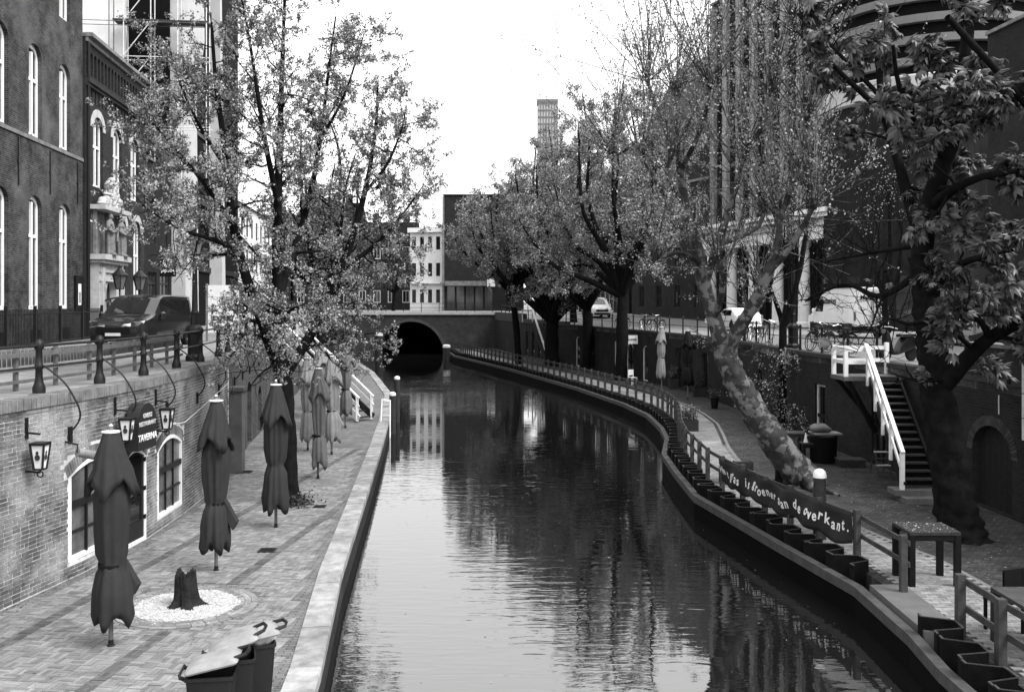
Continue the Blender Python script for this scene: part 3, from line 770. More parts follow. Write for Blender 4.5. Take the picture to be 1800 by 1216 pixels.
# portal
pa, pb = fu(42.7), fu(46.2)
portal = MB(); dop = [((pa + pb) / 2 - .75, (pa + pb) / 2 + .75, ST, 5.3, .75)]
WP = Wall([(flx(16) + .5, 16), (flx(104) + .5, 104)], side=-1)
holed(portal, WP, pa, pb, ST, 6.85, dop, .35); WP.fbox(portal, pa - .002, pa + .1, ST, 6.85, -.4, -.001); WP.fbox(portal, pb - .1, pb + .002, ST, 6.85, -.4, -.001)
for z in (5.9, 6.3): WP.fbox(portal, pa, pb, z, z + .1, 0, .08)
for u in (pa + .1, pb - .5): WP.fbox(portal, u, u + .4, ST, 6.5, 0, .12)
portal.build('portal_surround', M_stone, b2)
mb = MB(); WP.fbox(mb, pa - .2, pb + .2, 6.85, 7.08, -.4, .35); WP.fbox(mb, pa - .1, pb + .1, 6.7, 6.849, -.4, .22); mb.build('portal_ledge', M_stone, b2)
mb = MB(); WP.fbox(mb, dop[0][0], dop[0][1], ST, 6.1, -.34, -.3); mb.build('portal_door', M_dwood, b2)
mb = MB(); WF2.fbox(mb, pa, pb, 7.1, 9.05, .001, .1)
for u in (pa - .05, (pa + pb) / 2 - .1, pb - .2): WF2.fbox(mb, u, u + .16, 7.1, 9.05, .1, .25)
mb.build('statue_niche', M_dstone, b2)
mb = MB(); WF2.fbox(mb, pa - .2, pb + .2, 9.05, 9.25, 0, .7); mb.build('architrave', M_stone, b2)
# crest: shield, supporters and scrolls on the architrave
mb = MB(); c = (pa + pb) / 2
lumps = [(0, 9.8, .34, .42), (-.3, 10.2, .16, .3), (.35, 10.25, .14, .34), (.05, 10.5, .06, .18)]
cr = random.Random(3)
for k in range(46):
    du = cr.uniform(-1.45, 1.45); hz = 1.15 * (1 - abs(du) / 1.6); lumps.append((du, 9.27 + cr.random() * hz, cr.uniform(.08, .2), cr.uniform(.08, .22)))
for du, zz, ru, rz in lumps:
    ru *= 1.8
    rings = []
    for k in range(7):
        th = -math.pi / 2 + math.pi * k / 6
        rings.append([WF2.pt(c + du + ru * math.cos(th) * math.cos(a) * (1 + .25 * math.sin(4 * a + du * 9)), zz + rz * math.sin(th), .35 + .2 * math.cos(th) * math.sin(a)) for a in [2 * math.pi * j / 12 for j in range(12)]])
    mb.loft(rings)
mb.build('crest', M_stone, b2, smooth=True)

def statue(W, u, z, label, h=1.85, seed=0, arm=1):
    rr = random.Random(seed); base = W.pt(u, z, .55); t_, n_ = W.frame(u)
    s = thing('stone_statue', label, 'statue', base, 'statues over the portal')
    def P(a, b_, c_): return base + t_ * a + n_ * b_ + Vector((0, 0, c_))
    rings = []
    for zz, rx, ry, off in ((.0, .20, .17, 0), (.03, .24, .2, 0), (.12, .23, .19, 0), (.5, .27, .2, .0), (.9, .25, .19, 0), (1.15, .25, .18, .0), (1.38, .29, .17, -.02), (1.5, .2, .13, -.02), (1.55, .08, .08, 0), (1.6, .075, .08, .01)):
        zz *= h / 1.85; fo = .035 if zz < 1.1 else .01
        rings.append([P((rx + fo * math.sin(6 * a + seed)) * math.cos(a), off + (ry + fo * math.sin(7 * a)) * math.sin(a), zz) for a in [2 * math.pi * k / 28 for k in range(28)]])
    for k in range(7):   # head with beard
        th = -math.pi / 2 + math.pi * (k + .5) / 7; r = math.cos(th)
        rings.append([P(r * .105 * math.cos(a), .02 + r * .12 * math.sin(a) + (.03 if math.sin(a) > .5 and k < 3 else 0), (1.71 + .13 * math.sin(th)) * h / 1.85) for a in [2 * math.pi * q / 28 for q in range(28)]])
    mb = MB(); mb.loft(rings)
    for sd in (-1, 1):
        hand = P(.06 * arm if sd == arm else .16 * sd, .26, 1.05 if sd == arm else .98)
        mb.tube([P(.25 * sd, 0, 1.4), P(.31 * sd, .04, 1.15), P(.24 * sd, .2, 1.0), hand], [.1, .095, .075, .05], 8)
        mb.tube([P(.09 * sd, .05, .05), P(.1 * sd, .26, .03)], [.07, .05], 6)
    body = mb.build('figure', M_dstone, s, smooth=True)
    mb = MB(); W_ = [P(-.3, -.2, -.02), P(.3, -.2, -.02), P(.3, .3, -.02), P(-.3, .3, -.02)]; mb.prism(W_, [q + Vector((0, 0, .04)) for q in W_]); mb.build('plinth', M_dstone, s)
    mb = MB()
    if arm > 0: mb.tube([P(.05, .3, .6), P(.12, .32, 1.25)], [.05, .04], 6)
    else: mb.box(-.12, .12, -.03, .03, -.16, .16, Matrix.Translation(P(.0, .33, 1.12)))
    mb.build('attribute', M_dstone, s)
    return s
statue(WF2, fu(43.6), 7.1, 'robed stone statue nearer the pale townhouse on the portal ledge', seed=1, arm=1)
statue(WF2, fu(45.35), 7.1, 'robed stone statue holding a book to its chest on the portal ledge', seed=5, arm=-1)

# b3: dark shop between hall and tall building
so_ = [(fu(52.0), fu(53.8), 3.8, 6.6, 0), (fu(54.5), fu(56.7), 3.4, 6.6, 0), (fu(52.4), fu(53.6), 8.2, 10.4, .2), (fu(55), fu(56.2), 8.2, 10.4, .2)]
b3 = house('corner_shop', 'dark narrow shop building beside the sculpted hall', WF2, fu(51.32), fu(57.2), ST, 12.6, so_, M_b3, .2)
for o in so_: window(WF2, b3, o, cols=2, fw=.08, depth=.15, fm=M_dwood, gm=M_glass2, transom=o[3] - .6)
# hanging square shop sign
p = WF2.pt(fu(52.6), 6.9, .9); sg = thing('shop_sign', 'small black hanging sign reading pipoos in white', 'sign', p)
mb = MB(); t_, n_ = WF2.frame(fu(52.6)); e = WF2.pt(fu(52.6), 6.9, 0)
x0 = p + n_ * .42; x1 = p - n_ * .42
mb.prism([x1 + t_ * .05 + Vector((0, 0, z)) for z in (-.55,)] + [x0 + t_ * .05 + Vector((0, 0, -.55)), x0 + t_ * .05 + Vector((0, 0, .55)), x1 + t_ * .05 + Vector((0, 0, .55))],
         [x1 - t_ * .05 + Vector((0, 0, -.55)), x0 - t_ * .05 + Vector((0, 0, -.55)), x0 - t_ * .05 + Vector((0, 0, .55)), x1 - t_ * .05 + Vector((0, 0, .55))])
mb.build('sign_panel', M_black, sg)
MB().tube([e + Vector((0, 0, .62)), x0 + Vector((0, 0, .62))], .03, 6).build('bracket', M_iron, sg)
text('lettering', 'pipoos', .26, M_white, sg, p - t_ * .06 + Vector((0, 0, -.22)), n_, (0, 0, 1), bold=.006)
mb = MB()
for k in range(12):
    a = 2 * math.pi * k / 12; a2 = a + .38
    q = lambda r, an: p - t_ * .058 + n_ * (r * math.cos(an)) + Vector((0, 0, .2 + r * math.sin(an)))
    mb.add([q(.12, a), q(.12, a2), q(.26, a2), q(.26, a)], [(0, 1, 2, 3)])
mb.build('emblem', M_white, sg)

# tall building: pale piers, dark recesses, sheeted and scaffolded end wall
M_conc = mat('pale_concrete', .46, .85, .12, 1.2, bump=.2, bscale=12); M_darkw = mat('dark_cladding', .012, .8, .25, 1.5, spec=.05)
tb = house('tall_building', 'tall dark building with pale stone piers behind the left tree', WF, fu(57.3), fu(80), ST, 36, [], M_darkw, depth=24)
for prof in ([(57.35, 0), (60.9, 0), (60.9, 1)], [(68.6, 0), (69.9, 0), (69.3, 1)]):
    y0, y1, y2 = prof[0][0], prof[1][0], prof[2][0]; mb = MB()
    A = [(fu(y0), 3.2), (fu(y1), 3.2), (fu(y2), 36), (fu(y0) + (0 if y0 < 60 else .25), 36)]
    mb.prism([WF.pt(u, z, 0.0) for u, z in A], [WF.pt(u, z, .9 if z < 10 else .6) for u, z in A]); mb.build('pier', M_conc, tb)
mb = MB(); A = [(fu(58.4), 17), (fu(60.9), 17), (fu(63.6), 22), (fu(62.5), 36), (fu(58.4), 36)]
mb.prism([WF.pt(u, z, .1) for u, z in A], [WF.pt(u, z, .7) for u, z in A]); mb.build('flared_pier_head', M_conc, tb)
for z in (7, 11.5, 16, 20.5, 25, 29.5):
    mb = MB(); WF.fbox(mb, fu(61), fu(80), z, z + .35, 0, .12); mb.build('floor_band', M_iron, tb)
WE = Wall([WF.pt(fu(57.25), 0, -24)[:2], WF.pt(fu(57.25), 0, .2)[:2]], side=-1)
M_sheet = mat('white_sheeting', .72, .7, .12, .6, bump=.4, bscale=1.5)
mb = MB()
for k in range(6):
    z = 10 + k * 4.6; prof = []
    WE.fbox(mb, 0, WE.L - 2.6, z, z + 4.1, .05, .35)
mb.build('sheeting', M_sheet, tb)
scf = thing('scaffold', 'tube scaffold against the white sheeted end wall above the brick hall', 'scaffold', WE.pt(WE.L - 1.5, 3.35, 1))
for i_, u in enumerate((WE.L - 9, WE.L - 6.2, WE.L - 3.2, WE.L - 2.4, WE.L - .9, WE.L + .6, WE.L + 2.2)):
    for d in (.6, 1.5):
        mb = MB(); mb.tube([WE.pt(u, 12, d), WE.pt(u, 34, d)], .032, 6); mb.build('standard', M_offwhite if i_ > 2 else M_dstone, scf)
for z in np.arange(13, 34, 2.0):
    for d in (.6, 1.5):
        mb = MB(); mb.tube([WE.pt(WE.L - 10, z, d), WE.pt(WE.L + 2.4, z, d)], .026, 6); mb.build('ledger', M_dstone if z % 4 < 2 else M_offwhite, scf)
    if z > 16 and int(z) % 3 == 0:
        mb = MB(); WE.fbox(mb, WE.L - 3, WE.L + 2.3, z + .05, z + .12, .55, 1.55); mb.build('deck', M_wood, scf)
    mb = MB(); mb.tube([WE.pt(WE.L - 2.4, z, 1.55), WE.pt(WE.L - .9, z + 2, 1.55)], .03, 6); mb.build('brace', M_offwhite, scf)

# white house beyond and the row across
oo = grid_ops([fu(y) for y in (82, 84.6, 87.2, 89.8, 92.4, 95, 97.6)], 1.0, [(4.4, 6.4, 0), (7.6, 9.6, 0), (10.6, 12.2, 0)])
M_stucco = mat('white_stucco', .66, .8, .1, 1.5)
wh = house('white_house', 'white stucco canal house with dark windows behind the left tree', WF, fu(80.2), fu(99.5), ST, 13.2, oo, M_stucco, .15, roof=M_darkw, roof_h=3)
for o in oo: window(WF, wh, o, cols=2, bars=((o[2] + o[3]) / 2,), fw=.07, depth=.12, fm=M_dwood, gm=M_glass)

# far side of the bridge
def simple_house(name, label, x0, x1, y, z1, m, cols, rows, wm, roof_h=0, depth=14, w_=1.0, skew=0, z0=3.85, roof=None, storey=3.0, fmat=None):
    W = Wall([(x0, y), (x1, y + skew)], side=-1); st = W.L / cols
    ops = grid_ops([st * (k + .5) for k in range(cols)], w_, [(z0 + 1.0 + r * storey, z0 + 1.0 + r * storey + 1.7, 0) for r in range(rows)])
    h = house(name, label, W, 0, W.L, z0, z1, ops, m, .15, depth, roof or M_darkw, roof_h)
    for o in ops: window(W, h, o, cols=2, fw=.09, depth=.1, fm=fmat or wm, gm=M_glass)
    if roof_h:
        for f in (.2, .75):
            mb = MB(); W.fbox(mb, W.L * f, W.L * f + .9, z1 + roof_h * .4, z1 + roof_h + 1.1, -depth * .45, -depth * .45 + .7); mb.build('chimney', m, h)
    return h, W
M_far = brickmat('far_dark_brick', .045, .03, .04, stain=.2, stain_v=.08)
h, Wc = simple_house('corner_building', 'tall plain dark brick corner building beyond the bridge', -8.75, 1.5, 124, 18.5, M_far, 1, 0, M_white)
mb = MB(); Wc.fbox(mb, .2, 6.6, 7.0, 7.6, 0, .6); mb.build('shop_awning_box', M_dstone, h)
for k in range(5):
    mb = MB(); Wc.fbox(mb, .5 + k * 1.2, 1.45 + k * 1.2, 4.0, 6.9, -.02, .05); mb.build('shop_window', M_glass2, h)
mb = MB(); Wc.fbox(mb, 5.6, 6.6, 6.9, 7.9, .6, .75); mb.build('sign_box', M_white, h)
mb = MB(); Wc.fbox(mb, -.12, .12, 3.85, 18.4, -.1, .12); mb.build('pale_quoin', M_dstone, h)
h, Wc = simple_house('white_canal_house', 'narrow white canal house left of the dark corner building', -13.2, -8.95, 126, 14.4, M_stucco, 4, 3, M_white, w_=.55, skew=-1.2, storey=3.4, fmat=M_dwood)
mb = MB(); Wc.fbox(mb, -.2, Wc.L + .1, 13.9, 14.5, 0, .4); mb.build('cornice', M_white, h)
mb = MB(); Wc.fbox(mb, .1, Wc.L - .1, 7.3, 7.5, 0, .35); mb.build('shop_cornice', M_white, h)
for k, (x0, x1, z1, rh, lb) in enumerate(((-62, -50, 14, 4, 'dark gabled house at the far left beyond the bridge'), (-49.5, -41, 17, 3, 'tall brick house second from left beyond the bridge'), (-40.6, -31, 13.5, 4, 'brick house behind the left trees beyond the bridge'), (-30.6, -22, 15.5, 4, 'dark house with steep roof behind the bridge'), (-21.6, -13.6, 13, 3.5, 'low dark house left of the white canal house'))):
    simple_house('far_house', lb, x0, x1, 134 + (k % 2) * 2, z1, M_far, 4, 3, M_offwhite, rh)
# glass office tower far behind the trees
gt = thing('office_tower', 'slim gridded glass office tower rising above the trees', 'tower', (11, 300, 4))
MB().box(7.95, 14, 300, 306, 4, 66.5).build('core', mat('pale_glass', .45, .3, .1, .2), gt)
mb = MB()
for k in range(8): x = 7.95 + 6.05 * k / 7; mb.box(x - .13, x + .13, 299.8, 300, 4, 67)
mb.box(7.7, 14.2, 299.7, 306.2, 66.4, 67.3)
mb.build('mullions', mat('tower_mullion', .14, .6), gt)
for k in range(17):
    mb = MB(); z = 66 - k * 2.1; mb.box(7.9, 14.1, 299.75, 299.98, z - .18, z + .18); mb.build('floor_edge', MATS['tower_mullion'], gt)

# right side: round tower, colonnade building, gabled house, small shops
rt = thing('round_tower_building', 'round brick corner building with pale ring and banded louvres at upper right', 'building', (28.5, 66, STR))
M_round = brickmat('round_brick', .03, .02, .035, uv=False, stain=.2, stain_v=.08)
MB().lathe([(7.1, 2.9), (7.1, 17.6)], c=(28.5, 66, 0), n=48).build('drum', M_round, rt, smooth='auto')
MB().lathe([(7.25, 17.6), (7.4, 17.7), (7.4, 18.9), (7.2, 19)], c=(28.5, 66, 0), n=48).build('ring_band', M_conc, rt, smooth='auto')
MB().lathe([(6.6, 19), (6.6, 29)], c=(28.5, 66, 0), n=48).build('inner_drum', M_darkw, rt, smooth='auto')
for k in range(7):
    z = 19.6 + k * 1.3
    MB().lathe([(6.8, z), (7.1, z), (7.1, z + .48), (6.8, z + .48)], c=(28.5, 66, 0), n=48).build('louvre_band', mat('louvre_grey', .16, .7, .1), rt, smooth='auto')
for a in range(150, 290, 14):
    x, y = 28.5 + 7.12 * math.cos(R(a)), 66 + 7.12 * math.sin(R(a)); tx = Vector((-math.sin(R(a)), math.cos(R(a)), 0))
    for z0, z1 in ((3.7, 6.6), (8.6, 11.2), (12, 14.3)):
        if a % 28 and z0 > 4: continue
        mb = MB(); mb.bar((x, y, z0), (x, y, z1), 1.0, .06, up=Vector((math.cos(R(a)), math.sin(R(a)), 0))); mb.build('window', M_glass2 if z0 < 4 else M_glass, rt)
WRF = Wall([(22.9, 66.7), (17.6, 85.7)], side=1)
M_brightw = mat('light_boosted_white', .88, .5, .05, 3)  # white raised to stand in for light the shaded portico lacks
rops = [(1.2 + k * 3.6, 4.0 + k * 3.6, 3.4, 9.0, 0) for k in range(5)] + [(1.4 + k * 2.3, 2.4 + k * 2.3, 12.8, 27, 0) for k in range(8)]
cb = house('colonnade_building', 'tall building with white columns and entablature behind the leaning plane tree', WRF, 0, WRF.L, STR, 31, rops, M_b3, .35, depth=14)
for o in rops: window(WRF, cb, o, cols=1 if o[1] - o[0] < 1.5 else 2, bars=(16.5, 20, 23.5) if o[3] > 20 else (7.5,), fw=.1, depth=.3, fm=M_dwood, gm=M_glass)
for k in range(6):
    u = .6 + k * 3.6; mb = MB(); p = WRF.pt(u, 0, .6)
    mb.lathe([(.6, STR), (.6, STR + .3), (.45, STR + .4), (.38, 8.9), (.5, 9.05), (.58, 9.4)], c=(p.x, p.y, 0), n=20); mb.build('column', M_brightw, cb, smooth='auto')
for z0, z1, d in ((9.4, 10.3, 1.1), (10.3, 10.85, 1.25), (10.85, 11.15, 1.6), (11.15, 11.45, 1.8)):
    mb = MB(); WRF.fbox(mb, -.2, WRF.L + .2, z0, z1, 0, d); mb.build('entablature', M_brightw if z0 != 10.3 else M_offwhite, cb)
for k in range(9):
    u = .85 + k * 2.3 - .15; mb = MB(); WRF.fbox(mb, u - .36, u + .36, 11.45, 30.6, 0, .35); mb.build('pilaster', mat('grey_pilaster', .24, .85, .2, 1.2) if k in (2, 3, 5, 6, 7) else M_dstone, cb)
WG = Wall([(17.5, 86.4), (12.3, 100)], side=1)
gop = grid_ops([2, 5.5, 9, 12.5], 1.1, [(4.4, 6.6, 0), (8.4, 10.6, 0), (12, 14, 0)])
gh = house('gabled_house', 'dark brick house with steep tiled roof behind the plane tree', WG, 0, WG.L, STR, 19.3, gop, M_far, .2, depth=11, roof=mat('dark_roof_tiles', .05, .8, .3, 3, bump=.6, bscale=8), roof_h=10)
for o in gop: window(WG, gh, o, cols=2, bars=((o[2] + o[3]) / 2,), fw=.08, depth=.12, fm=M_dwood, gm=M_glass)
for z in (11.2, 15.9, 19.05):
    mb = MB(); WG.fbox(mb, -.1, WG.L + .1, z, z + .22, 0, .12); mb.build('pale_band', M_dstone, gh)
WS = Wall([(12.1, 100.8), (7.5, 111), (4, 119)], side=1)
sop = [(.6 + k * 2.6, 2.5 + k * 2.6, 3.9, 6.4, 0) for k in range(7)] + [(.9 + k * 2.6, 2.0 + k * 2.6, 7.9, 10.0, 0) for k in range(7)]
sh = house('shop_row', 'row of dark shops with white window frames behind the right trees', WS, 0, WS.L, STR + .5, 13.5, sop, M_far, .2, depth=12, roof=M_darkw, roof_h=4)
for o in sop: window(WS, sh, o, cols=2, fw=.13, depth=.12, fm=M_white, gm=M_glass2 if o[2] < 4 else M_glass)
mb = MB(); WS.fbox(mb, .3, 9, 6.6, 7.2, 0, .25); mb.build('fascia', M_dwood, sh)
# building behind the chestnut at far right
WX = Wall([(24, 12), (21.5, 44)], side=1)
xop = grid_ops([3, 7, 11, 15, 19, 23, 27], 1.5, [(4.0, 6.6, 0), (8.2, 10.6, 0), (12, 14.2, 0)])
xh = house('brick_block', 'dark brick building behind the chestnut leaves at right edge', WX, 0, WX.L, ST, 17, xop, M_b3, .2)
for o in xop: window(WX, xh, o, cols=2, bars=((o[2] + o[3]) / 2,), fw=.09, depth=.12, fm=M_offwhite, gm=M_glass2 if o[2] < 5 else M_glass)

# ------------------------------------------------------------------ trees
class Tubes:
    def __init__(s): s.V = []; s.F = []; s.n = 0
    def add(s, pts, rad, n=6):
        pts = np.asarray(pts, float); k = len(pts); rad = np.asarray(rad, float)
        d = np.gradient(pts, axis=0); d /= np.linalg.norm(d, axis=1)[:, None] + 1e-9
        ref = np.array([0.3, 0.9, 0.31]) if abs(d[:, 2]).mean() > .6 else np.array([0.05, .1, 1.0])
        u = np.cross(d, ref); u /= np.linalg.norm(u, axis=1)[:, None] + 1e-9; v = np.cross(d, u)
        a = np.linspace(0, 2 * np.pi, n, endpoint=False)
        rad = np.repeat(rad[:, None], n, 1)
        if n >= 8 and rad.max() > .1:      # burrs and flutes on thick wood
            al = np.linspace(0, 1, k)[:, None] * k * .55
            rad = rad * (1 + .06 * np.sin(3 * a[None] + al) + .05 * np.sin(5 * a[None] - 1.7 * al + 1) + .05 * np.sin(2 * a[None] + 2.9 * al))
        if n >= 20:
            al = np.arange(k)[:, None] * .35; rad = rad * (1 + .035 * np.sin(9 * a[None] + .6 * al + np.sin(al)) + .03 * np.sin(13 * a[None] - .8 * al) + .02 * np.sin(6 * a[None] + 5 * al))
        P = pts[:, None, :] + rad[:, :, None] * (np.cos(a)[None, :, None] * u[:, None, :] + np.sin(a)[None, :, None] * v[:, None, :])
        s.V.append(P.reshape(-1, 3)); i = np.arange(k - 1)[:, None] * n; j = np.arange(n)[None, :]; j2 = (j + 1) % n
        s.F.append((np.stack([i + j, i + j2, i + n + j2, i + n + j], -1).reshape(-1, 4)) + s.n); s.n += k * n
    def build(s, name, m, parent): return mesh_np(name, np.concatenate(s.V), np.concatenate(s.F), m, parent, smooth=True)

def unit(v): return v / (np.linalg.norm(v) + 1e-9)

def smooth_path(P, n=4):
    P = np.asarray([list(p) for p in P], float); out = []
    for i in range(len(P) - 1):
        p0, p1, p2, p3 = P[max(i - 1, 0)], P[i], P[i + 1], P[min(i + 2, len(P) - 1)]
        for t in np.linspace(0, 1, n, endpoint=False):
            out.append(.5 * (2 * p1 + (p2 - p0) * t + (2 * p0 - 5 * p1 + 4 * p2 - p3) * t * t + (3 * p1 - p0 - 3 * p2 + p3) * t ** 3))
    out.append(P[-1]); return np.array(out)

def twig(p, d, L_, rg, k=4, wig=.25, lift=.05):
    out = [p]
    for _ in range(k):
        d = unit(d + rg.normal(0, wig, 3) + np.array([0, 0, lift])); p = p + d * (L_ / k); out.append(p)
    return np.array(out)

def sprout(path, r0, r1, T, tips, rg, count, L1, n2, L2, t0=.15, lift=.12, spread=.9, n3=0, L3=.5, r_min=.006, wig=.22, even=True):
    """secondary branches, twigs and spurs along a limb"""
    m = len(path)
    for c in range(count):
        t = t0 + (1 - t0) * ((c + rg.random()) / count if even else rg.random()); i = min(int(t * (m - 1)), m - 2)
        base = path[i] + (path[i + 1] - path[i]) * (t * (m - 1) - i); ax = unit(path[i + 1] - path[i])
        d = unit(ax * .45 + spread * unit(rg.normal(0, 1, 3) - .4 * ax) + np.array([0, 0, lift]))
        l = L1 * (1.15 - .55 * t) * rg.uniform(.6, 1.2); rb = max(r_min * 1.6, (r0 + (r1 - r0) * t) * .42)
        b1 = twig(base, d, l, rg, 5, wig, lift * .5); T.add(b1, np.linspace(rb, r_min, len(b1)), 5)
        for q in range(n2):
            tt = rg.uniform(.25, 1); k = min(int(tt * 5), 4); p = b1[k] + (b1[k + 1] - b1[k]) * (tt * 5 - k)
            d2 = unit(unit(b1[k + 1] - b1[k]) * .6 + .8 * unit(rg.normal(0, 1, 3)) + np.array([0, 0, lift]))
            b2 = twig(p, d2, L2 * rg.uniform(.5, 1.2), rg, 4, wig, lift * .4); T.add(b2, np.linspace(max(r_min, rb * .35), r_min * .6, len(b2)), 4); tips.append(b2)
            for _ in range(n3):
                tt = rg.uniform(.3, 1); k = min(int(tt * 4), 3); p = b2[k] + (b2[k + 1] - b2[k]) * (tt * 4 - k)
                b3 = twig(p, unit(unit(b2[k + 1] - b2[k]) * .5 + rg.normal(0, .6, 3)), L3 * rg.uniform(.5, 1.2), rg, 3, wig, 0); tips.append(b3); T.add(b3, np.linspace(r_min * .8, r_min * .5, len(b3)), 3)
        tips.append(b1[2:])

def leaf_mesh(tips, per, size, rg, off=.05, droop=.3, t0=.15, clump=1, jit=.25):
    C = []; 
    for b in tips:
        k = max(1, int(round(per * rg.uniform(.5, 1.5) / clump)))
        t = t0 + (1 - t0) * rg.random(k); f = t * (len(b) - 1); i = np.minimum(f.astype(int), len(b) - 2); fr = (f - i)[:, None]
        p = b[i] * (1 - fr) + b[i + 1] * fr
        C.append(np.repeat(p, clump, 0))
    C = np.concatenate(C); n = len(C); C = C + rg.normal(0, off, (n, 3))
    s = size * rg.uniform(.55, 1.25, n)[:, None]
    d = rg.normal(0, 1, (n, 3)); d[:, 2] -= droop; d /= np.linalg.norm(d, axis=1)[:, None]
    e = rg.normal(0, 1, (n, 3)); e -= d * (e * d).sum(1)[:, None]; e /= np.linalg.norm(e, axis=1)[:, None]; f = np.cross(d, e)
    V = np.stack([C, C + d * s * .5 + e * s * .38 + f * s * .12, C + d * s, C + d * s * .5 - e * s * .38 + f * s * .12], 1).reshape(-1, 3)
    i = np.arange(n)[:, None] * 4; Fa = np.concatenate([i + np.array([[0, 1, 2]]), i + np.array([[0, 2, 3]])], 0)
    return V, Fa

L_young = leafmat('young_leaf', .25, .8, .15); L_mid = leafmat('leaf', .13, .8, .15); L_plane = leafmat('plane_leaf', .30, .6, .2)
L_far = leafmat('distant_leaf', .22, .8, .15); L_dark = leafmat('dark_leaf', .055, .5, .25); L_chest = leafmat('chestnut_leaf', .07, .8, .2, .4)

def limb(T, px, d0, r0, r1, n=9, k=4, flare=0.0):
    """px: list of (x, y[, depth offset]) photo points at distance d0"""
    P = [D(p[0], p[1], d0 + (p[2] if len(p) > 2 else 0)) for p in px]
    S = smooth_path(P, k); dd = np.linalg.norm(S - S[0], axis=1); T.add(S, np.linspace(r0, r1, len(S)) * (1 + flare * np.exp(-dd / .35)), n); return S

def tree(name, label, base, T, B, V, Fa, bark, leafm, group=None):
    o = thing(name, label, 'tree', base, group)
    T.build('trunk', bark, o)
    if B.V: tagit(B.build('branches', bark, o), kind='stuff')
    if V is not None: tagit(mesh_np('crown', V, Fa, leafm, o), kind='stuff')
    return o

# --- big lime on the left wharf
rg = np.random.default_rng(3)
T, B, tips = Tubes(), Tubes(), []
d0 = 24.1
S0 = limb(T, [(507, 893), (508, 860), (506, 780), (503, 710), (494, 640)], d0, .22, .19, 22, 8, .6); S0[0]
limbs = [
    ([(497, 665), (470, 590, -.3), (437, 500, -.6), (408, 380, -.8), (395, 260, -1), (380, 150, -1), (372, 40, -1.2)], .17, .03, 15),
    ([(494, 650), (488, 560, .2), (487, 450, .2), (489, 330, 0), (493, 210, 0), (497, 90, .2), (502, -30, .3)], .17, .03, 20),
    ([(500, 660), (545, 590, .6), (590, 500, 1), (622, 410, 1.2), (645, 320, 1.3), (660, 230, 1.4), (664, 150, 1.4)], .15, .025, 16),
    ([(490, 520, .2), (520, 430, .8), (548, 330, 1.2), (565, 230, 1.5), (578, 120, 1.6), (590, 30, 1.8)], .11, .02, 15),
    ([(489, 360, 0), (470, 270, -.6), (455, 180, -1), (440, 80, -1.2), (425, 0, -1.4)], .08, .02, 12),
    ([(412, 400, -.8), (365, 330, -1.4), (315, 270, -1.8), (268, 215, -2.2)], .07, .015, 13),
    ([(420, 440, -.7), (370, 420, -1.8), (310, 400, -2.4), (250, 360, -2.8)], .065, .015, 12),
    ([(400, 300, -1), (350, 220, -1.0), (318, 150, -1), (300, 90, -1)], .05, .012, 11),
    ([(605, 470, 1.1), (660, 430, 1.5), (705, 380, 1.8), (745, 325, 2)], .07, .015, 12),
    ([(640, 340, 1.3), (680, 290, 1.3), (705, 230, 1.3), (715, 185, 1.3)], .05, .012, 9),
    ([(470, 590, -.3), (445, 590, -.6), (425, 605, -.9), (405, 625, -1.0)], .04, .012, 6),
    ([(520, 620, .4), (575, 600, 1), (620, 590, 1.4), (660, 585, 1.6)], .05, .012, 7),
    ([(480, 600, -.5), (500, 560, -1.2), (520, 540, -1.6), (545, 545, -1.9)], .05, .012, 6),
    ([(495, 640, -.2), (475, 645, -.8), (455, 660, -1.1), (440, 680, -1.3)], .035, .012, 4),
    ([(545, 590, .6), (570, 620, .8), (590, 640, .9), (612, 655, 1)], .03, .01, 4),
    ([(560, 250, 1.5), (600, 180, 1.5), (625, 110, 1.5), (640, 60, 1.5)], .05, .012, 9),
]
for pts, r0, r1, cnt in limbs:
    S = limb(T, pts, d0, r0, r1, 8); sprout(S, r0, r1, B, tips, rg, int(cnt * 1.7), 1.3, 5, .62, n3=2, L3=.34, lift=.1, wig=.24)
tips = [q for q in tips if not (q[-1][0] < -7.3 and q[-1][2] < 5.75) and not (q[-1][2] < 2.9) and not (q[-1][2] < 4.6 and rg.random() < .45)]
V, Fa = leaf_mesh(tips, 27, .058, rg, off=.034, clump=5)
tree('lime_tree', 'tall spreading tree with young leaves on the left wharf behind the umbrellas', G(507, 893), T, B, V, Fa, M_bark, L_young)

# ivy at its foot
iv = thing('ivy_clump', 'low ivy growing round the foot of the left wharf tree', 'plant', G(515, 888))
rg = np.random.default_rng(5); c = np.array(G(512, 888)); n = 900
p = c + np.stack([rg.normal(.08, .24, n), rg.normal(0, .2, n), np.abs(rg.normal(.06, .1, n))], 1)
V, Fa = leaf_mesh([np.stack([q, q + np.array([0, 0, .02])]) for q in p], 1, .07, rg, off=.02); tagit(mesh_np('leaves', V, Fa, L_dark, iv), kind='stuff')
B = Tubes()
for k in range(14):
    a = rg.uniform(0, 6.28); B.add(np.array([c, c + [.15 * math.cos(a), .15 * math.sin(a), .12], c + [.35 * math.cos(a), .3 * math.sin(a), .05]]), [.012, .01, .006], 4)
B.build('stems', M_bark, iv)

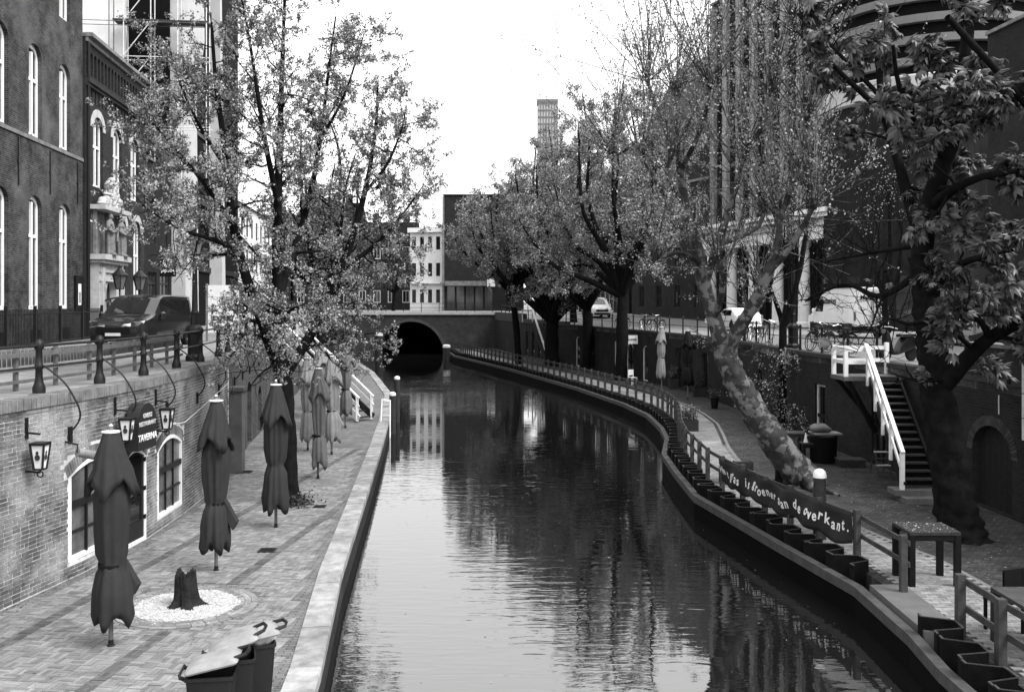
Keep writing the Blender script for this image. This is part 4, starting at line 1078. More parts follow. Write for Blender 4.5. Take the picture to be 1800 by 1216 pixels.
# --- trees along the left street and beyond the bridge
def round_tree(name, label, base, h, crown_r, seed, leafm, bark=M_bark, nl=9, cnt=9, per=7, leaf=.13, trunk_r=.25, fork=.3, lean=(0, 0), L1=1.6, sq=1.0, group=None, clump=2, n3=1):
    rg = np.random.default_rng(seed); T, B, tips = Tubes(), Tubes(), []
    b = np.array(base, float); top = b + np.array([lean[0], lean[1], h]); fk = b + (top - b) * fork + rg.normal(0, .1, 3)
    S = smooth_path([b, b + (fk - b) * .5 + rg.normal(0, .12, 3) * [1, 1, 0], fk], 4); T.add(S, np.linspace(trunk_r, trunk_r * .75, len(S)), 9)
    for k in range(nl):
        a = 2 * math.pi * (k + rg.random() * .6) / nl; el = (rg.uniform(.15, 1.0) if k % 3 else rg.uniform(.9, 1.4)) if k else 1.5
        rr = crown_r * math.cos(el) * rg.uniform(.8, 1.05); z = (h * (1 - fork)) * (.25 + .75 * math.sin(el)) * rg.uniform(.85, 1.02)
        e = fk + np.array([rr * math.cos(a), rr * math.sin(a) * sq, z])
        mid = fk + (e - fk) * .5 + np.array([math.cos(a), math.sin(a) * sq, -.3]) * crown_r * .16 + rg.normal(0, .25, 3)
        S = smooth_path([fk - [0, 0, .2], fk + (mid - fk) * .5 + rg.normal(0, .2, 3), mid, (mid + e) / 2 + rg.normal(0, .25, 3), e], 3)
        T.add(S, np.linspace(trunk_r * .55, .03, len(S)), 7)
        sprout(S, trunk_r * .5, .03, B, tips, rg, cnt, L1, 4, L1 * .5, n3=n3, L3=.4, r_min=.009, t0=.22)
    V, Fa = leaf_mesh(tips, per, leaf, rg, off=.12, clump=clump)
    return tree(name, label, Vector(b), T, B, V, Fa, bark, leafm, group)

round_tree('street_tree', 'leafy tree behind the folded pale umbrellas on the left wharf', (-9.2, 45, 0), 14, 3.3, 21, L_mid, nl=9, cnt=8, per=10, leaf=.13, lean=(.6, 0), fork=.42)
round_tree('street_tree', 'tree on the left quay just before the bridge', (-15.5, 84, zs(84)), 11, 4.2, 22, L_mid, nl=9, cnt=8, per=15, leaf=.16)
round_tree('street_tree', 'dark leafy tree beyond the bridge left of the white canal house', (-21.5, 116, 3.85), 12, 5.5, 23, L_dark, nl=10, cnt=9, per=15, leaf=.2, L1=2)
round_tree('street_tree', 'tree behind the bridge railing above the arch', (-14.5, 119, 3.85), 8.5, 3.8, 24, L_dark, nl=8, cnt=8, per=15, leaf=.18)
round_tree('street_tree', 'far left tree at the street beyond the white house', (-27, 112, 3.85), 12, 5, 25, L_mid, nl=9, cnt=8, per=15, leaf=.2, L1=2)
# right bank row
G_r = 'trees along the right wharf'
def rtree(px, py, h, cr, seed, lb, **k): 
    p = G(px, py); return round_tree('wharf_tree', lb, p, h, cr, seed, k.pop('m', L_far), group=G_r, **k)
rtree(972, 643, 17.5, 7.6, 31, 'wide tree with low forked trunk behind the slanted white handrail', nl=15, cnt=12, per=46, leaf=.135, trunk_r=.62, fork=.2, L1=2.2, clump=2)
rtree(1030, 650, 19, 7.0, 32, 'slender many stemmed tree right of the low forked trunk', nl=13, cnt=12, per=46, leaf=.13, trunk_r=.4, fork=.24, L1=2)
rtree(1092, 668, 19.5, 6.8, 33, 'leafy tree just left of the white sign board on the far right wall', nl=13, cnt=12, per=46, leaf=.125, trunk_r=.42, fork=.28, L1=1.9)
rtree(912, 640, 15, 6.6, 34, 'tree with thin trunk beside the right end of the bridge', nl=12, cnt=11, per=36, leaf=.14, trunk_r=.3, fork=.36, L1=2, lean=(-1.5, 0))
round_tree('street_tree', 'tall leafy tree hiding the foot of the glass tower', (5.4, 85, STR), 17.5, 6.2, 36, L_far, nl=16, cnt=12, per=36, leaf=.15, trunk_r=.35, fork=.25, L1=2.2)
round_tree('street_tree', 'tree standing on the far corner in front of the plain brick building', (-.5, 116, 3.85), 12, 5.5, 35, L_mid, nl=11, cnt=10, per=16, leaf=.2, L1=2.1)
# small dark pollard by the lamp post
def shoots(head, n, L_, rg, B, tips, cone=.55, r=.018, up=(0, 0, 1)):
    up = np.array(up, float)
    for _ in range(n):
        d = unit(up + rg.normal(0, cone, 3)); l = L_ * rg.uniform(.45, 1.1)
        b = twig(head + rg.normal(0, .07, 3), d, l, rg, 7, .055, .03); B.add(b, np.linspace(r, .005, len(b)), 4); tips.append(b)
        for q in range(3):
            k = rg.integers(1, 6); b2 = twig(b[k], unit(unit(b[k + 1] - b[k]) + rg.normal(0, .4, 3)), l * .35 * rg.uniform(.5, 1.2), rg, 4, .08, .03); B.add(b2, np.linspace(.008, .004, len(b2)), 3); tips.append(b2)

# --- leaning plane tree
rg = np.random.default_rng(8); T, B, tips = Tubes(), Tubes(), []; d0 = 26.6
S = limb(T, [(1425, 862, -.1), (1410, 842), (1372, 790), (1325, 722), (1290, 660, .1), (1268, 605, .2)], d0, .45, .29, 26, 12, .25)
T.add(np.array([G(1440, 868), G(1418, 850) + Vector((0, 0, .2)), D(1400, 828, d0)]), [.12, .4, .42], 12)
T.add(np.array([G(1475, 872), G(1440, 862) + Vector((0, 0, .08)), D(1405, 840, d0)]), [.05, .13, .25], 8)
heads = []
PL = [
    ([(1284, 645, .15), (1272, 612, .2), (1255, 560, .4), (1238, 500, .6), (1226, 440, .8), (1212, 390, .9), (1200, 330, 1), (1192, 250, 1), (1188, 165, 1)], .27, .07),
    ([(1286, 648, .15), (1280, 618, .1), (1300, 575, -.2), (1328, 530, -.5), (1350, 480, -.7), (1366, 430, -.8), (1372, 380, -.8)], .24, .08),
    ([(1238, 500, .6), (1262, 430, .2), (1280, 370, -.2), (1296, 320, -.4), (1305, 275, -.5)], .13, .07),
    ([(1226, 440, .8), (1190, 380, 1.4), (1160, 330, 1.8), (1128, 275, 2.2)], .09, .05),
    ([(1255, 560, .4), (1268, 520, -.3), (1270, 490, -.6), (1268, 470, -.8)], .1, .07),
    ([(1240, 470, .6), (1200, 445, .2), (1170, 450, -.2), (1150, 455, -.5)], .07, .04),
    ([(1350, 480, -.7), (1385, 440, -1), (1410, 400, -1.2), (1432, 360, -1.4)], .09, .06),
    ([(1296, 590, 0), (1315, 560, .8), (1340, 530, 1.2), (1330, 500, 1.5)], .08, .05),
    ([(1205, 360, 1), (1182, 330, .6), (1175, 300, .4), (1180, 270, .3)], .08, .06),
    ([(1262, 430, .2), (1290, 420, .6), (1330, 400, 1), (1345, 370, 1.2)], .08, .06),
    ([(1190, 250, 1), (1170, 215, 1.6), (1150, 180, 2.2), (1138, 140, 2.6)], .07, .05),
    ([(1128, 275, 2.2), (1108, 260, 2.8), (1090, 270, 3.2), (1075, 265, 3.4)], .05, .04),
    ([(1196, 300, 1), (1222, 250, .4), (1240, 200, 0), (1248, 150, -.2)], .08, .05),
    ([(1305, 275, -.5), (1330, 240, -.8), (1348, 200, -1), (1356, 160, -1.2)], .06, .045),
    ([(1372, 380, -.8), (1395, 320, -1.2), (1412, 260, -1.4), (1420, 210, -1.5)], .07, .045),
]
for pts, r0, r1 in PL:
    S = limb(T, pts, d0, r0, r1, 9); heads.append(S[-1]); T.add(np.array([S[-1] - [0, 0, .1], S[-1], S[-1] + [0, 0, .1], S[-1] + [0, 0, .16]]), [r1, r1 * 1.7, r1 * 1.5, .02], 8)
    for q in range(6):
        i = rg.integers(3, len(S)); shoots(S[i], 2, 2.0, rg, B, tips, .8, .012)
for k, h in enumerate(heads): shoots(h, 26 if k in (0, 1, 2, 6, 9) or k > 9 else 17, 4.4 if k in (0, 1, 2, 3, 6, 9) or k > 9 else 3.0, rg, B, tips, .5, .016)
tips = [q for q in tips if not (q[-1][2] < 8.6 and q[-1][0] > 4.6 and rg.random() < .8)]
V, Fa = leaf_mesh(tips, 16, .072, rg, off=.045, t0=.1, clump=1)
tree('plane_tree', 'leaning pale plane tree with knobbly pollard heads over the right wharf', G(1415, 848), T, B, V, Fa, M_bark2, L_plane)

# --- two dark pollards on the right street
rg = np.random.default_rng(9)
for (px, py, dd, lb, hs) in ((1376, 660, 38.0, 'small dark pollard with forked trunk beside the street lamp', [(1352, 500), (1402, 470), (1378, 440), (1425, 350)]), (1556, 640, 41, 'thin dark street tree at the tail of the white van', [(1535, 440), (1585, 400), (1562, 350)])):
    T, B, tips = Tubes(), Tubes(), []
    b = D(px, py, dd); b.z = 0.0 if px < 1400 else ST
    if px >= 1400: b = Vector((D(px, py, dd).x, dd, STR))
    fk = D(px, 575 if px < 1400 else 480, dd); T.add(smooth_path([b, (b + fk) / 2, fk], 4), np.linspace(.2 if px < 1400 else .13, .15 if px < 1400 else .1, 9), 9)
    for hx, hy in hs:
        S = smooth_path([fk, D((px + hx) / 2 + 6, (575 + hy) / 2 + 12, dd + rg.uniform(-.5, .5)), D(hx, hy, dd + rg.uniform(-1, 1))], 4); T.add(S, np.linspace(.13, .06, len(S)), 8)
        shoots(S[-1], 22 if px < 1400 else 9, 3.6, rg, B, tips, .5, .014)
    V, Fa = leaf_mesh([q for q in tips if q[-1][2] > 8.5], 5, .085, rg, off=.05)
    tree('pollard_tree', lb, b, T, B, V, Fa, M_bark, L_plane)

# --- horse chestnut at the right edge
rg = np.random.default_rng(12); T, B, tips = Tubes(), Tubes(), []; d0 = 20.6
S = limb(T, [(1690, 955), (1682, 900), (1665, 800), (1650, 700), (1640, 620), (1630, 540), (1620, 450)], d0, .42, .24, 30, 12, .5)
for ex, ey, q in ((1720, 945, -.1), (1640, 950, -.2), (1735, 948, .3)):
    T.add(np.array([G(ex, ey) , (G(ex, ey) + D(1684, 925, d0)) / 2 + Vector((0, 0, .05)), D(1678, 870, d0)]), [.05, .15, .3], 10)
CH = [
    ([(1628, 520), (1622, 430), (1640, 340, -.3), (1668, 260, -.6), (1690, 160, -1), (1700, 60, -1.2), (1705, -60, -1.3)], .25, .09, 12),
    ([(1648, 690), (1690, 640, -.6), (1740, 595, -1.2), (1800, 560, -1.8), (1870, 520, -2.3)], .2, .08, 9),
    ([(1622, 450), (1600, 360, .3), (1572, 260, .6), (1552, 190, .8), (1545, 120, .9), (1535, 60, 1)], .14, .05, 7),
    ([(1556, 200, .8), (1500, 150, .5), (1460, 110, .2), (1425, 80, 0), (1400, 55, -.2)], .07, .02, 2),
    ([(1552, 175, .8), (1490, 110, 1.2), (1440, 60, 1.4), (1395, 20, 1.6)], .06, .02, 2),
    ([(1625, 470), (1580, 505, .6), (1540, 520, 1), (1490, 500, 1.2), (1440, 515, 1.4), (1415, 530, 1.5)], .09, .02, 1),
    ([(1625, 430), (1560, 440, .6), (1500, 450, 1), (1450, 460, 1.4)], .06, .018, 1),
    ([(1640, 360, -.3), (1680, 330, -1.2), (1730, 310, -2), (1790, 300, -2.6)], .12, .05, 8),
    ([(1690, 160, -1), (1730, 140, -2), (1780, 150, -2.8), (1830, 180, -3.2)], .1, .04, 8),
    ([(1660, 280, -.5), (1610, 220, -1.6), (1580, 150, -2.3), (1570, 80, -2.8)], .08, .03, 6),
    ([(1632, 560), (1600, 570, -1), (1565, 560, -1.7), (1545, 575, -2)], .05, .02, 2),
    ([(1740, 595, -1.2), (1720, 560, -2), (1690, 540, -2.8), (1670, 545, -3.2)], .07, .02, 6),
    ([(1630, 520), (1680, 470, -1), (1730, 450, -2), (1780, 440, -2.8)], .1, .03, 8),
    ([(1665, 30, -3.5), (1720, 90, -3.2), (1775, 150, -3), (1840, 230, -2.8)], .06, .07, 3),
]
for pts, r0, r1, cnt in CH:
    S = limb(T, pts, d0, r0, r1, 9); sprout(S, r0, r1, B, tips, rg, cnt, 1.3, 3, .6, n3=0, lift=.02, wig=.2, r_min=.008)
    if cnt <= 2: shoots(S[-1], 4, 1.2, rg, B, [], .6, .01); sprout(S, r0, r1, B, [], rg, 11, 1.3, 4, .7, n3=1, L3=.4, t0=.3, r_min=.006, wig=.25)
chest = tree('chestnut_tree', 'large dark chestnut with drooping hand-shaped leaves at the right edge', G(1682, 950), T, B, None, None, M_bark, None)
def palmate():
    V, Fc = [], []
    for k, a in enumerate((-115, -75, -38, 0, 38, 75, 115)):
        l = (.13, .17, .2, .21, .2, .17, .13)[k]; wd = l * .24; ca, sa = math.cos(R(a)), math.sin(R(a)); b = len(V)
        for t_, ww, dz in ((.08, .0, .0), (.62, -wd, -.085), (.66, 0, -.055), (.62, wd, -.085), (.95, 0, -.17)):
            x, y = t_ * l, ww; V.append((x * ca - y * sa, x * sa + y * ca, dz * l / .16))
        Fc += [(b, b + 1, b + 2), (b, b + 2, b + 3), (b + 1, b + 4, b + 2), (b + 2, b + 4, b + 3)]
    return np.array(V), np.array(Fc)
PV, PF = palmate(); spots = []
for b in tips:
    for _ in range(9):
        t_ = rg.uniform(.35, 1); k = min(int(t_ * (len(b) - 1)), len(b) - 2); spots.append(b[k] + (b[k + 1] - b[k]) * rg.random() + rg.normal(0, .06, 3))
lme = None; order = sorted(range(len(spots)), key=lambda i: spots[i][1]); VV, FF = [], []; nb = 0; single = 0
crown = thing('crown', None, None); crown.parent = chest
for i in order:
    p = spots[i]; q = (p[0] / p[1]) * F + CX; yy = HY - (p[2] - EYE) / p[1] * F
    Mx = Matrix.Rotation(rg.uniform(0, 6.28), 4, 'Z') ; Mx = Matrix.Rotation(rg.normal(0, .7), 4, 'X') @ Matrix.Rotation(rg.normal(0, .7), 4, 'Y') @ Mx; s_ = rg.uniform(.5, 1.2)
    if p[0] < 8.4 and p[2] < 6.4 and rg.random() < .96: continue
    if single < 300 and 0 < q < 1800 and 0 < yy < 1216:
        if lme is None:
            lme = bpy.data.meshes.new('leaf'); lme.from_pydata(PV.tolist(), [], PF.tolist()); lme.materials.append(L_chest)
        o = bpy.data.objects.new('leaf', lme); col.objects.link(o); o.parent = crown
        o.matrix_local = Matrix.Translation(Vector(p) - chest.location) @ Mx @ Matrix.Scale(s_, 4); single += 1
    else:
        A = np.array(Mx.to_3x3()); VV.append(PV @ A.T * s_ + p); FF.append(PF + nb); nb += len(PV)
tagit(mesh_np('foliage', np.concatenate(VV), np.concatenate(FF), L_chest, crown), kind='stuff')
print('leaf spots', len(spots))

# ------------------------------------------------------------------ left street: railing, lamp, barrier, fence, van
def post_profile(): return [(.11, 0), (.11, .1), (.085, .16), (.065, .24), (.06, .42), (.075, .44), (.075, .5), (.06, .52), (.055, .76), (.085, .8), (.085, .88), (.055, .93), (.02, .96)]
rail1 = thing('canal_railing', 'black cast iron post railing along the left street above the cellar restaurant', 'railing', (-8.4, 20, ST))
ys = [10.9, 13.0, 15.15, 17.3, 19.35, 21.5, 23.9, 26.3] + [28.9 + 2.5 * k for k in range(22)]
pts = []
M_stay = M_iron
for y in ys:
    p = W1.pt(uy(y), zs(y) + .022, -.42); pts.append(p)
    MB().lathe([(r, z) for r, z in post_profile()], c=p, n=12).build('post', M_iron, rail1, smooth='auto')
    if y < 45:
        u = uy(y) + .12; q = [W1.pt(u, ST + .5, -.4), W1.pt(u + .05, ST + .2, -.05), W1.pt(u + .1, ST - .15, .15), W1.pt(u + .14, ST - .38, .2), W1.pt(u + .13, ST - .55, .15), W1.pt(u + .1, ST - .7, .03)]
        MB().tube([Vector(v) for v in smooth_path(q, 4)], .017, 6).build('stay', M_stay, rail1)
        mb = MB(); W1.fbox(mb, u + .06, u + .15, ST - .88, ST - .6, .0, .05); mb.build('stay_plate', M_iron, rail1)
for a, b_ in zip(pts, pts[1:]):
    for z in (.84, .46):
        MB().tube([a + Vector((0, 0, z)), b_ + Vector((0, 0, z))], .026 if z > .5 else .02, 6).build('rail', M_iron, rail1)
bar1 = thing('slatted_barrier', 'low slatted timber barrier standing behind the left street railing', 'barrier', W1.pt(uy(18), ST, -1.2))
M_slat = mat('grey_slats', .11, .8, .3, 5, bump=.3)
for y in np.arange(11, 27.4, 1.35):
    mb = MB(); W1.fbox(mb, uy(y) - .035, uy(y) + .035, ST, ST + .78, -1.23, -1.16); mb.build('post', M_slat, bar1)
    for z0, z1, d in ((.62, .7, -1.15), (.36, .43, -1.15), (.14, .2, -1.15)):
        mb = MB(); W1.fbox(mb, uy(y), uy(min(y + 1.34, 27.4)), ST + z0, ST + z1, d, d + .04); mb.build('rail', M_slat, bar1)
for y in np.arange(11, 27.3, .13):
    mb = MB(); W1.fbox(mb, uy(y), uy(y) + .085, ST + .45, ST + .74, -1.28, -1.26); mb.build('slat', M_slat, bar1)
mb = MB()

def lantern(parent, c, h, r0, r1, glass, n=4, rot=45, top=True):
    """tapered lantern: bars, panes, roof"""
    c = Vector(c); B0 = [c + Vector((r0 * math.cos(R(rot + 360 * k / n)), r0 * math.sin(R(rot + 360 * k / n)), 0)) for k in range(n)]
    T0 = [c + Vector((r1 * math.cos(R(rot + 360 * k / n)), r1 * math.sin(R(rot + 360 * k / n)), h)) for k in range(n)]
    fr = MB()
    for k in range(n):
        fr.bar(B0[k], T0[k], .03); fr.bar(T0[k], T0[(k + 1) % n], .035); fr.bar(B0[k], B0[(k + 1) % n], .03)
    f = fr.build('lantern_frame', M_iron, parent)
    for k in range(n):
        m = MB(); e = (c - (B0[k] + B0[(k + 1) % n]) / 2) * .06; e.z = 0
        m.add([B0[k] + e, B0[(k + 1) % n] + e, T0[(k + 1) % n] + e, T0[k] + e], [(0, 1, 2, 3)]); m.build('pane', glass, f)
    if top:
        m = MB(); m.lathe([(r1 * 1.15, h), (r1 * .5, h + .4 * r1 * 1.6), (r1 * .22, h + r1), (r1 * .22, h + r1 * 1.25), (.02, h + r1 * 1.5)], c=c, n=n * 2 if n > 4 else 12); m.build('lantern_roof', M_iron, parent)
    return f

def street_lamp(p, h, label):
    o = thing('street_lamp', label, 'street lamp', p)
    MB().lathe([(.26, 0), (.26, .12), (.2, .2), (.2, .75), (.24, .8), (.22, .9), (.13, 1.0), (.11, 1.3)], c=p, n=10).build('base', M_iron, o)
    MB().lathe([(.11, 1.3), (.12, 1.34), (.085, 1.4), (.065, h - .95), (.1, h - .92), (.1, h - .86), (.06, h - .8), (.05, h - .7)], c=p, n=12).build('shaft', M_iron, o, smooth='auto')
    m = MB(); m.bar(p + Vector((-.35, 0, h - 1.0)), p + Vector((.35, 0, h - 1.0)), .035); m.build('ladder_bar', M_iron, o)
    lantern(o, p + Vector((0, 0, h - .7)), .5, .12, .24, mat('lamp_glass', .3, .15, .1, spec=.6), n=6, rot=0)
    return o
street_lamp(W1.pt(uy(27.2), ST, -.75), 3.55, 'ornate black street lamp beside the dark van above the left wharf')
street_lamp(Vector((11.15, 38.6, STR)), 4.6, 'black street lamp at the right street edge near parked bicycles')

fence = thing('iron_fence', 'black picket fence before the pale brick townhouse', 'fence', WF.pt(fu(33), ST, .8))
for y in np.arange(22, 42.2, 2.5):
    m = MB(); W_ = WF; W_.fbox(m, fu(y) - .05, fu(y) + .05, ST, ST + 1.5, .75, .85); m.build('post', M_iron, fence)
for z in (.15, 1.2):
    m = MB(); WF.fbox(m, fu(22), fu(42), ST + z, ST + z + .05, .78, .82); m.build('rail', M_iron, fence)
m = MB()
for y in np.arange(22.13, 42, .13): WF.fbox(m, fu(y) - .011, fu(y) + .011, ST + .1, ST + 1.38, .789, .811)
tagit(m.build('pickets', M_iron, fence), kind='stuff')
m = MB(); WF.fbox(m, fu(22), fu(42), ST - .01, ST + .1, .65, .95); m.build('plinth', M_dstone, fence)
# notice case and portal lanterns
nc = thing('notice_case', 'black framed notice case on the wall beside the portal', 'notice case', WF.pt(fu(41.1), 5, .1))
m = MB(); WF.fbox(m, fu(40.9), fu(41.75), 4.6, 6.1, .0, .1); m.build('case', M_black, nc)
m = MB(); WF.fbox(m, fu(41.15), fu(41.5), 4.85, 5.75, .1, .11); m.build('poster', M_white, nc)
m = MB(); WF.fbox(m, fu(41.22), fu(41.43), 4.95, 5.4, .11, .115); m.build('poster_picture', M_dstone, nc)
for y, lb in ((43.1, 'hexagonal portal lantern nearest the notice case'), (46.3, 'hexagonal portal lantern right of the sculpted doorway')):
    p = WP.pt(fu(y), 5.55, .75); o = thing('portal_lantern', lb, 'lantern', p, 'portal lanterns')
    lantern(o, p, .62, .17, .32, mat('lamp_glass2', .12, .1, .2, spec=.6), n=6, rot=0)
    m = MB(); e = WP.pt(fu(y), 5.0, 0); m.tube([e, e + (p - e) * .5 + Vector((0, 0, -.15)), p + Vector((0, 0, -.35)), p], .04, 6)
    c = WP.pt(fu(y), 4.9, .3); m.tube([c + Vector((.0, .2 * math.cos(a), .2 * math.sin(a))) for a in np.linspace(0, 6.28, 14)], .03, 5); m.build('bracket', M_iron, o)

# ---- vehicles
def lerp_tab(tab, x): return float(np.interp(x, [a for a, _ in tab], [b_ for _, b_ in tab]))
def vehicle(name, label, cat, top, L_, W_, belt, paint, wheel_x, wheel_r, glass_rng, ws, tumble=.86, front_light=True, sidewin=(), grille=True, lower=None):
    """x runs from the nose to the tail; returns root at ground centre"""
    o = thing(name, label, cat)
    def zt(x): return lerp_tab(top, x)
    z0 = .28
    def hw(x, z):
        e = min(x, L_ - x); k = 1 - .16 * max(0, 1 - e / .45) ** 2
        w = W_ / 2 * k
        if z > belt: w *= 1 - (1 - tumble) * (z - belt) / max(.2, max(b_ for _, b_ in top) - belt)
        if z < .5: w *= .95 + .05 * (z - z0) / .22
        return w
    xs = sorted(set([0, .03, .08, .15, .25, .4] + list(np.linspace(.5, L_ - .4, 26)) + [L_ - .25, L_ - .12, L_ - .05, L_] + [a for a, _ in top]))
    rings = []
    for x in xs:
        t_ = zt(x); zz = [z0, .36, .5, min(.62, t_ * .8), min(belt * .82, t_ * .88), min(belt, t_ * .93), min(belt + (t_ - belt) * .5, t_ - .06) if t_ > belt else t_ * .96, t_ - .05, t_ - .012]
        zz = list(np.maximum.accumulate(zz)); half = [(hw(x, z) - (.09 if i == 8 else (.02 if i == 7 else 0)), z) for i, z in enumerate(zz)]
        half += [(half[-1][0] * .55, t_ + .006)]
        ring_ = [Vector((x - L_ / 2, y, z)) for y, z in half] + [Vector((x - L_ / 2, -y, z)) for y, z in half[::-1]]
        rings.append(ring_)
    m = MB(); m.loft(rings); body = m.build('body', paint, o, smooth='auto')
    def side_patch(nm, x0, x1, zlo, zhi, s_, mt, off=.006, par=body, slant=0):
        m = MB(); n = 6
        for i in range(n):
            a, b_ = x0 + (x1 - x0) * i / n, x0 + (x1 - x0) * (i + 1) / n
            za, zb = min(zhi(a), zt(a) - .1), min(zhi(b_), zt(b_) - .1)
            q = []
            for x, z in ((a, zlo), (b_, zlo), (b_, zb), (a, za)): q.append(Vector((x - L_ / 2, s_ * (hw(x, z) + off), z)))
            m.add(q, [(0, 1, 2, 3)])
        return m.build(nm, mt, par)
    for x0, x1, zl, zh in sidewin:
        for s_ in (-1, 1): side_patch('side_window', x0, x1, zl, lambda x: zh, s_, M_carglass)
    x0, x1 = ws; m = MB(); n = 6; ny = 8
    def wp(i, j):
        x = x0 + (x1 - x0) * i / n; wd = hw(x, zt(x)) - .17; y = wd * (2 * j / ny - 1); return Vector((x - L_ / 2 - .012, y, zt(x) + .014 - .05 * (2 * j / ny - 1) ** 4))
    for i in range(n):
        for j in range(ny): m.add([wp(i, j), wp(i + 1, j), wp(i + 1, j + 1), wp(i, j + 1)], [(0, 1, 2, 3)])
    m.build('windscreen', M_carglass, body, smooth=True)
    for wx in wheel_x:
        for s_ in (-1, 1):
            y = s_ * (W_ / 2 - .1); m = MB(); Mx = Matrix.Rotation(R(90), 3, 'X')
            m.lathe([(wheel_r * .62, -.1), (wheel_r * .95, -.1), (wheel_r, -.06), (wheel_r, .06), (wheel_r * .95, .1), (wheel_r * .62, .1)], c=(wx - L_ / 2, y, wheel_r), n=24, M=Mx); wv = m.build('wheel', M_rubber, o, smooth='auto')
            m = MB(); m.lathe([(.05, -.108), (wheel_r * .3, -.1), (wheel_r * .6, -.104), (wheel_r * .6, .104), (wheel_r * .3, .1), (.05, .108)], c=(wx - L_ / 2, y, wheel_r), n=20, M=Mx); m.build('rim', M_rim, wv, smooth='auto')
            m = MB(); P = [(wx - L_ / 2 + wheel_r * 1.18 * math.cos(a), s_ * (hw(wx, .6) + .004), wheel_r + wheel_r * 1.18 * math.sin(a)) for a in np.linspace(0, math.pi, 13)]
            P = [(P[0][0], P[0][1], .27)] + P + [(P[-1][0], P[-1][1], .27)]; m.add(P, [tuple(range(len(P)))]); m.build('wheel_arch', M_black, o)
    zn = lerp_tab(top, .15)
    for s_ in (-1, 1):
        m = MB(); a = [(.02, .55), (.05, .3), (.28, .0), (.36, .0), (.2, .34), (.06, .55)]
        P0 = [Vector((x - L_ / 2 - .015, s_ * (hw(x, .8) * 1.0 - yo), zn - .14 + .16 * (x / .36) + (.06 if k in (3, 4, 5) else 0))) for k, (x, yo) in enumerate(a)]
        m.add([p + Vector((-.01, s_ * .008, 0)) for p in P0], [tuple(range(len(P0)))]); m.build('headlight', M_chrome, o)
        m = MB(); mx = ws[0] + .32; m.lathe([(.02, -.12), (.09, -.1), (.1, .06), (.05, .12)], c=(mx - L_ / 2, s_ * (W_ / 2 + .13), belt + .12), n=10); m.bar((mx - L_ / 2 + .05, s_ * (W_ / 2 - .02), belt + .02), (mx - L_ / 2, s_ * (W_ / 2 + .12), belt + .06), .05); m.build('mirror', paint, o, smooth='auto')
    m = MB(); m.box(-L_ / 2 - .02, -L_ / 2 + .1, -W_ * .3, W_ * .3, zn - .36, zn - .16); m.build('grille', M_black, o)
    m = MB(); m.box(-L_ / 2 - .03, -L_ / 2 + .1, -W_ * .4, W_ * .4, .3, .46); m.build('bumper', M_black, o)
    m = MB(); m.box(-L_ / 2 - .04, -L_ / 2, -.26, .26, .48, .58); m.build('number_plate', M_offwhite, o)
    for s_ in (-1, 1):
        m = MB(); y = s_ * (W_ / 2 - .13); m.box(L_ / 2 - .03, L_ / 2 + .012, y - .05, y + .05, belt - .35, belt + .1); m.build('tail_light', M_dstone, o)
    m = MB(); m.box(L_ / 2 - .02, L_ / 2 + .03, -.26, .26, .5, .62); m.build('rear_plate', M_dstone, o)
    return o, side_patch, hw, zt, body
M_carglass = mat('car_glass', .02, .03, .2, 2, spec=1.0)
M_rim = mat('wheel_rim', .25, .35, .1, 4, metal=.6)
M_darkpaint = mat('dark_car_paint', .025, .12, .1, 3, spec=1.0); M_whitepaint = mat('white_car_paint', .85, .25, .05, 2, spec=.5); M_silver = mat('silver_car_paint', .3, .25, .08, 2, spec=.5)
van_top = [(0, .62), (.05, .82), (.18, .95), (.55, 1.06), (1.0, 1.16), (1.15, 1.22), (1.9, 1.78), (2.2, 1.88), (2.8, 1.9), (4.7, 1.87), (4.88, 1.8), (4.95, 1.2)]
v1, sp, hw_, zt_, bd = vehicle('parked_van', 'dark passenger van parked behind the left railing facing the camera', 'van', van_top, 4.95, 1.94, 1.05, M_darkpaint, (.95, 4.2), .34, None, (1.16, 1.93), sidewin=((1.75, 2.6, 1.12, 1.72), (2.68, 3.7, 1.12, 1.72), (3.8, 4.6, 1.14, 1.7)))
v1.location = (-13.45, 35.6, ST); v1.rotation_euler = (0, 0, R(90 - 3))
tr_top = [(0, .7), (.05, .95), (.2, 1.08), (.6, 1.2), (.9, 1.32), (1.0, 1.4), (1.75, 2.2), (2.1, 2.45), (2.6, 2.55), (5.5, 2.58), (5.62, 2.5), (5.68, 1.6)]
v2, sp, hw_, zt_, bd = vehicle('delivery_van', 'white high roof van with dark roof rack on the right street', 'van', tr_top, 5.68, 2.05, 1.25, M_whitepaint, (.98, 4.4), .36, None, (1.02, 1.78), sidewin=((1.3, 2.2, 1.32, 1.95),))
m = MB(); m.box(-1.2, 2.7, -.95, .95, 2.6, 2.68)
for x in np.linspace(-1.1, 2.6, 6): m.box(x - .03, x + .03, -1.0, 1.0, 2.68, 2.76)
for y in (-.98, .98): m.box(-1.2, 2.7, y - .03, y + .03, 2.74, 2.8)
m.build('roof_rack', M_black, v2)
m = MB()
for y in (.05, .4): m.bar((2.9, y, .75), (2.88, y, 2.7), .035)
for z in np.arange(.85, 2.7, .25): m.bar((2.9, .05, z), (2.9, .4, z), .025)
m.build('rear_ladder', M_dstone, v2)
m = MB(); m.box(2.6, 2.87, -.98, .98, .28, .62); m.build('rear_bumper', M_black, v2)
m = MB(); m.box(-2.3, 2.8, -1.028, -1.02, .35, .75); m.box(-2.3, 2.8, 1.02, 1.028, .35, .75); m.build('side_skirt', mat('dark_plastic', .04, .6), v2)
for s_ in (1,):
    text('side_lettering', 'Maxterion', .48, M_black, v2, (-.1, -1.0, 1.88), (1, 0, 0), (0, .09, 1), bold=.008)
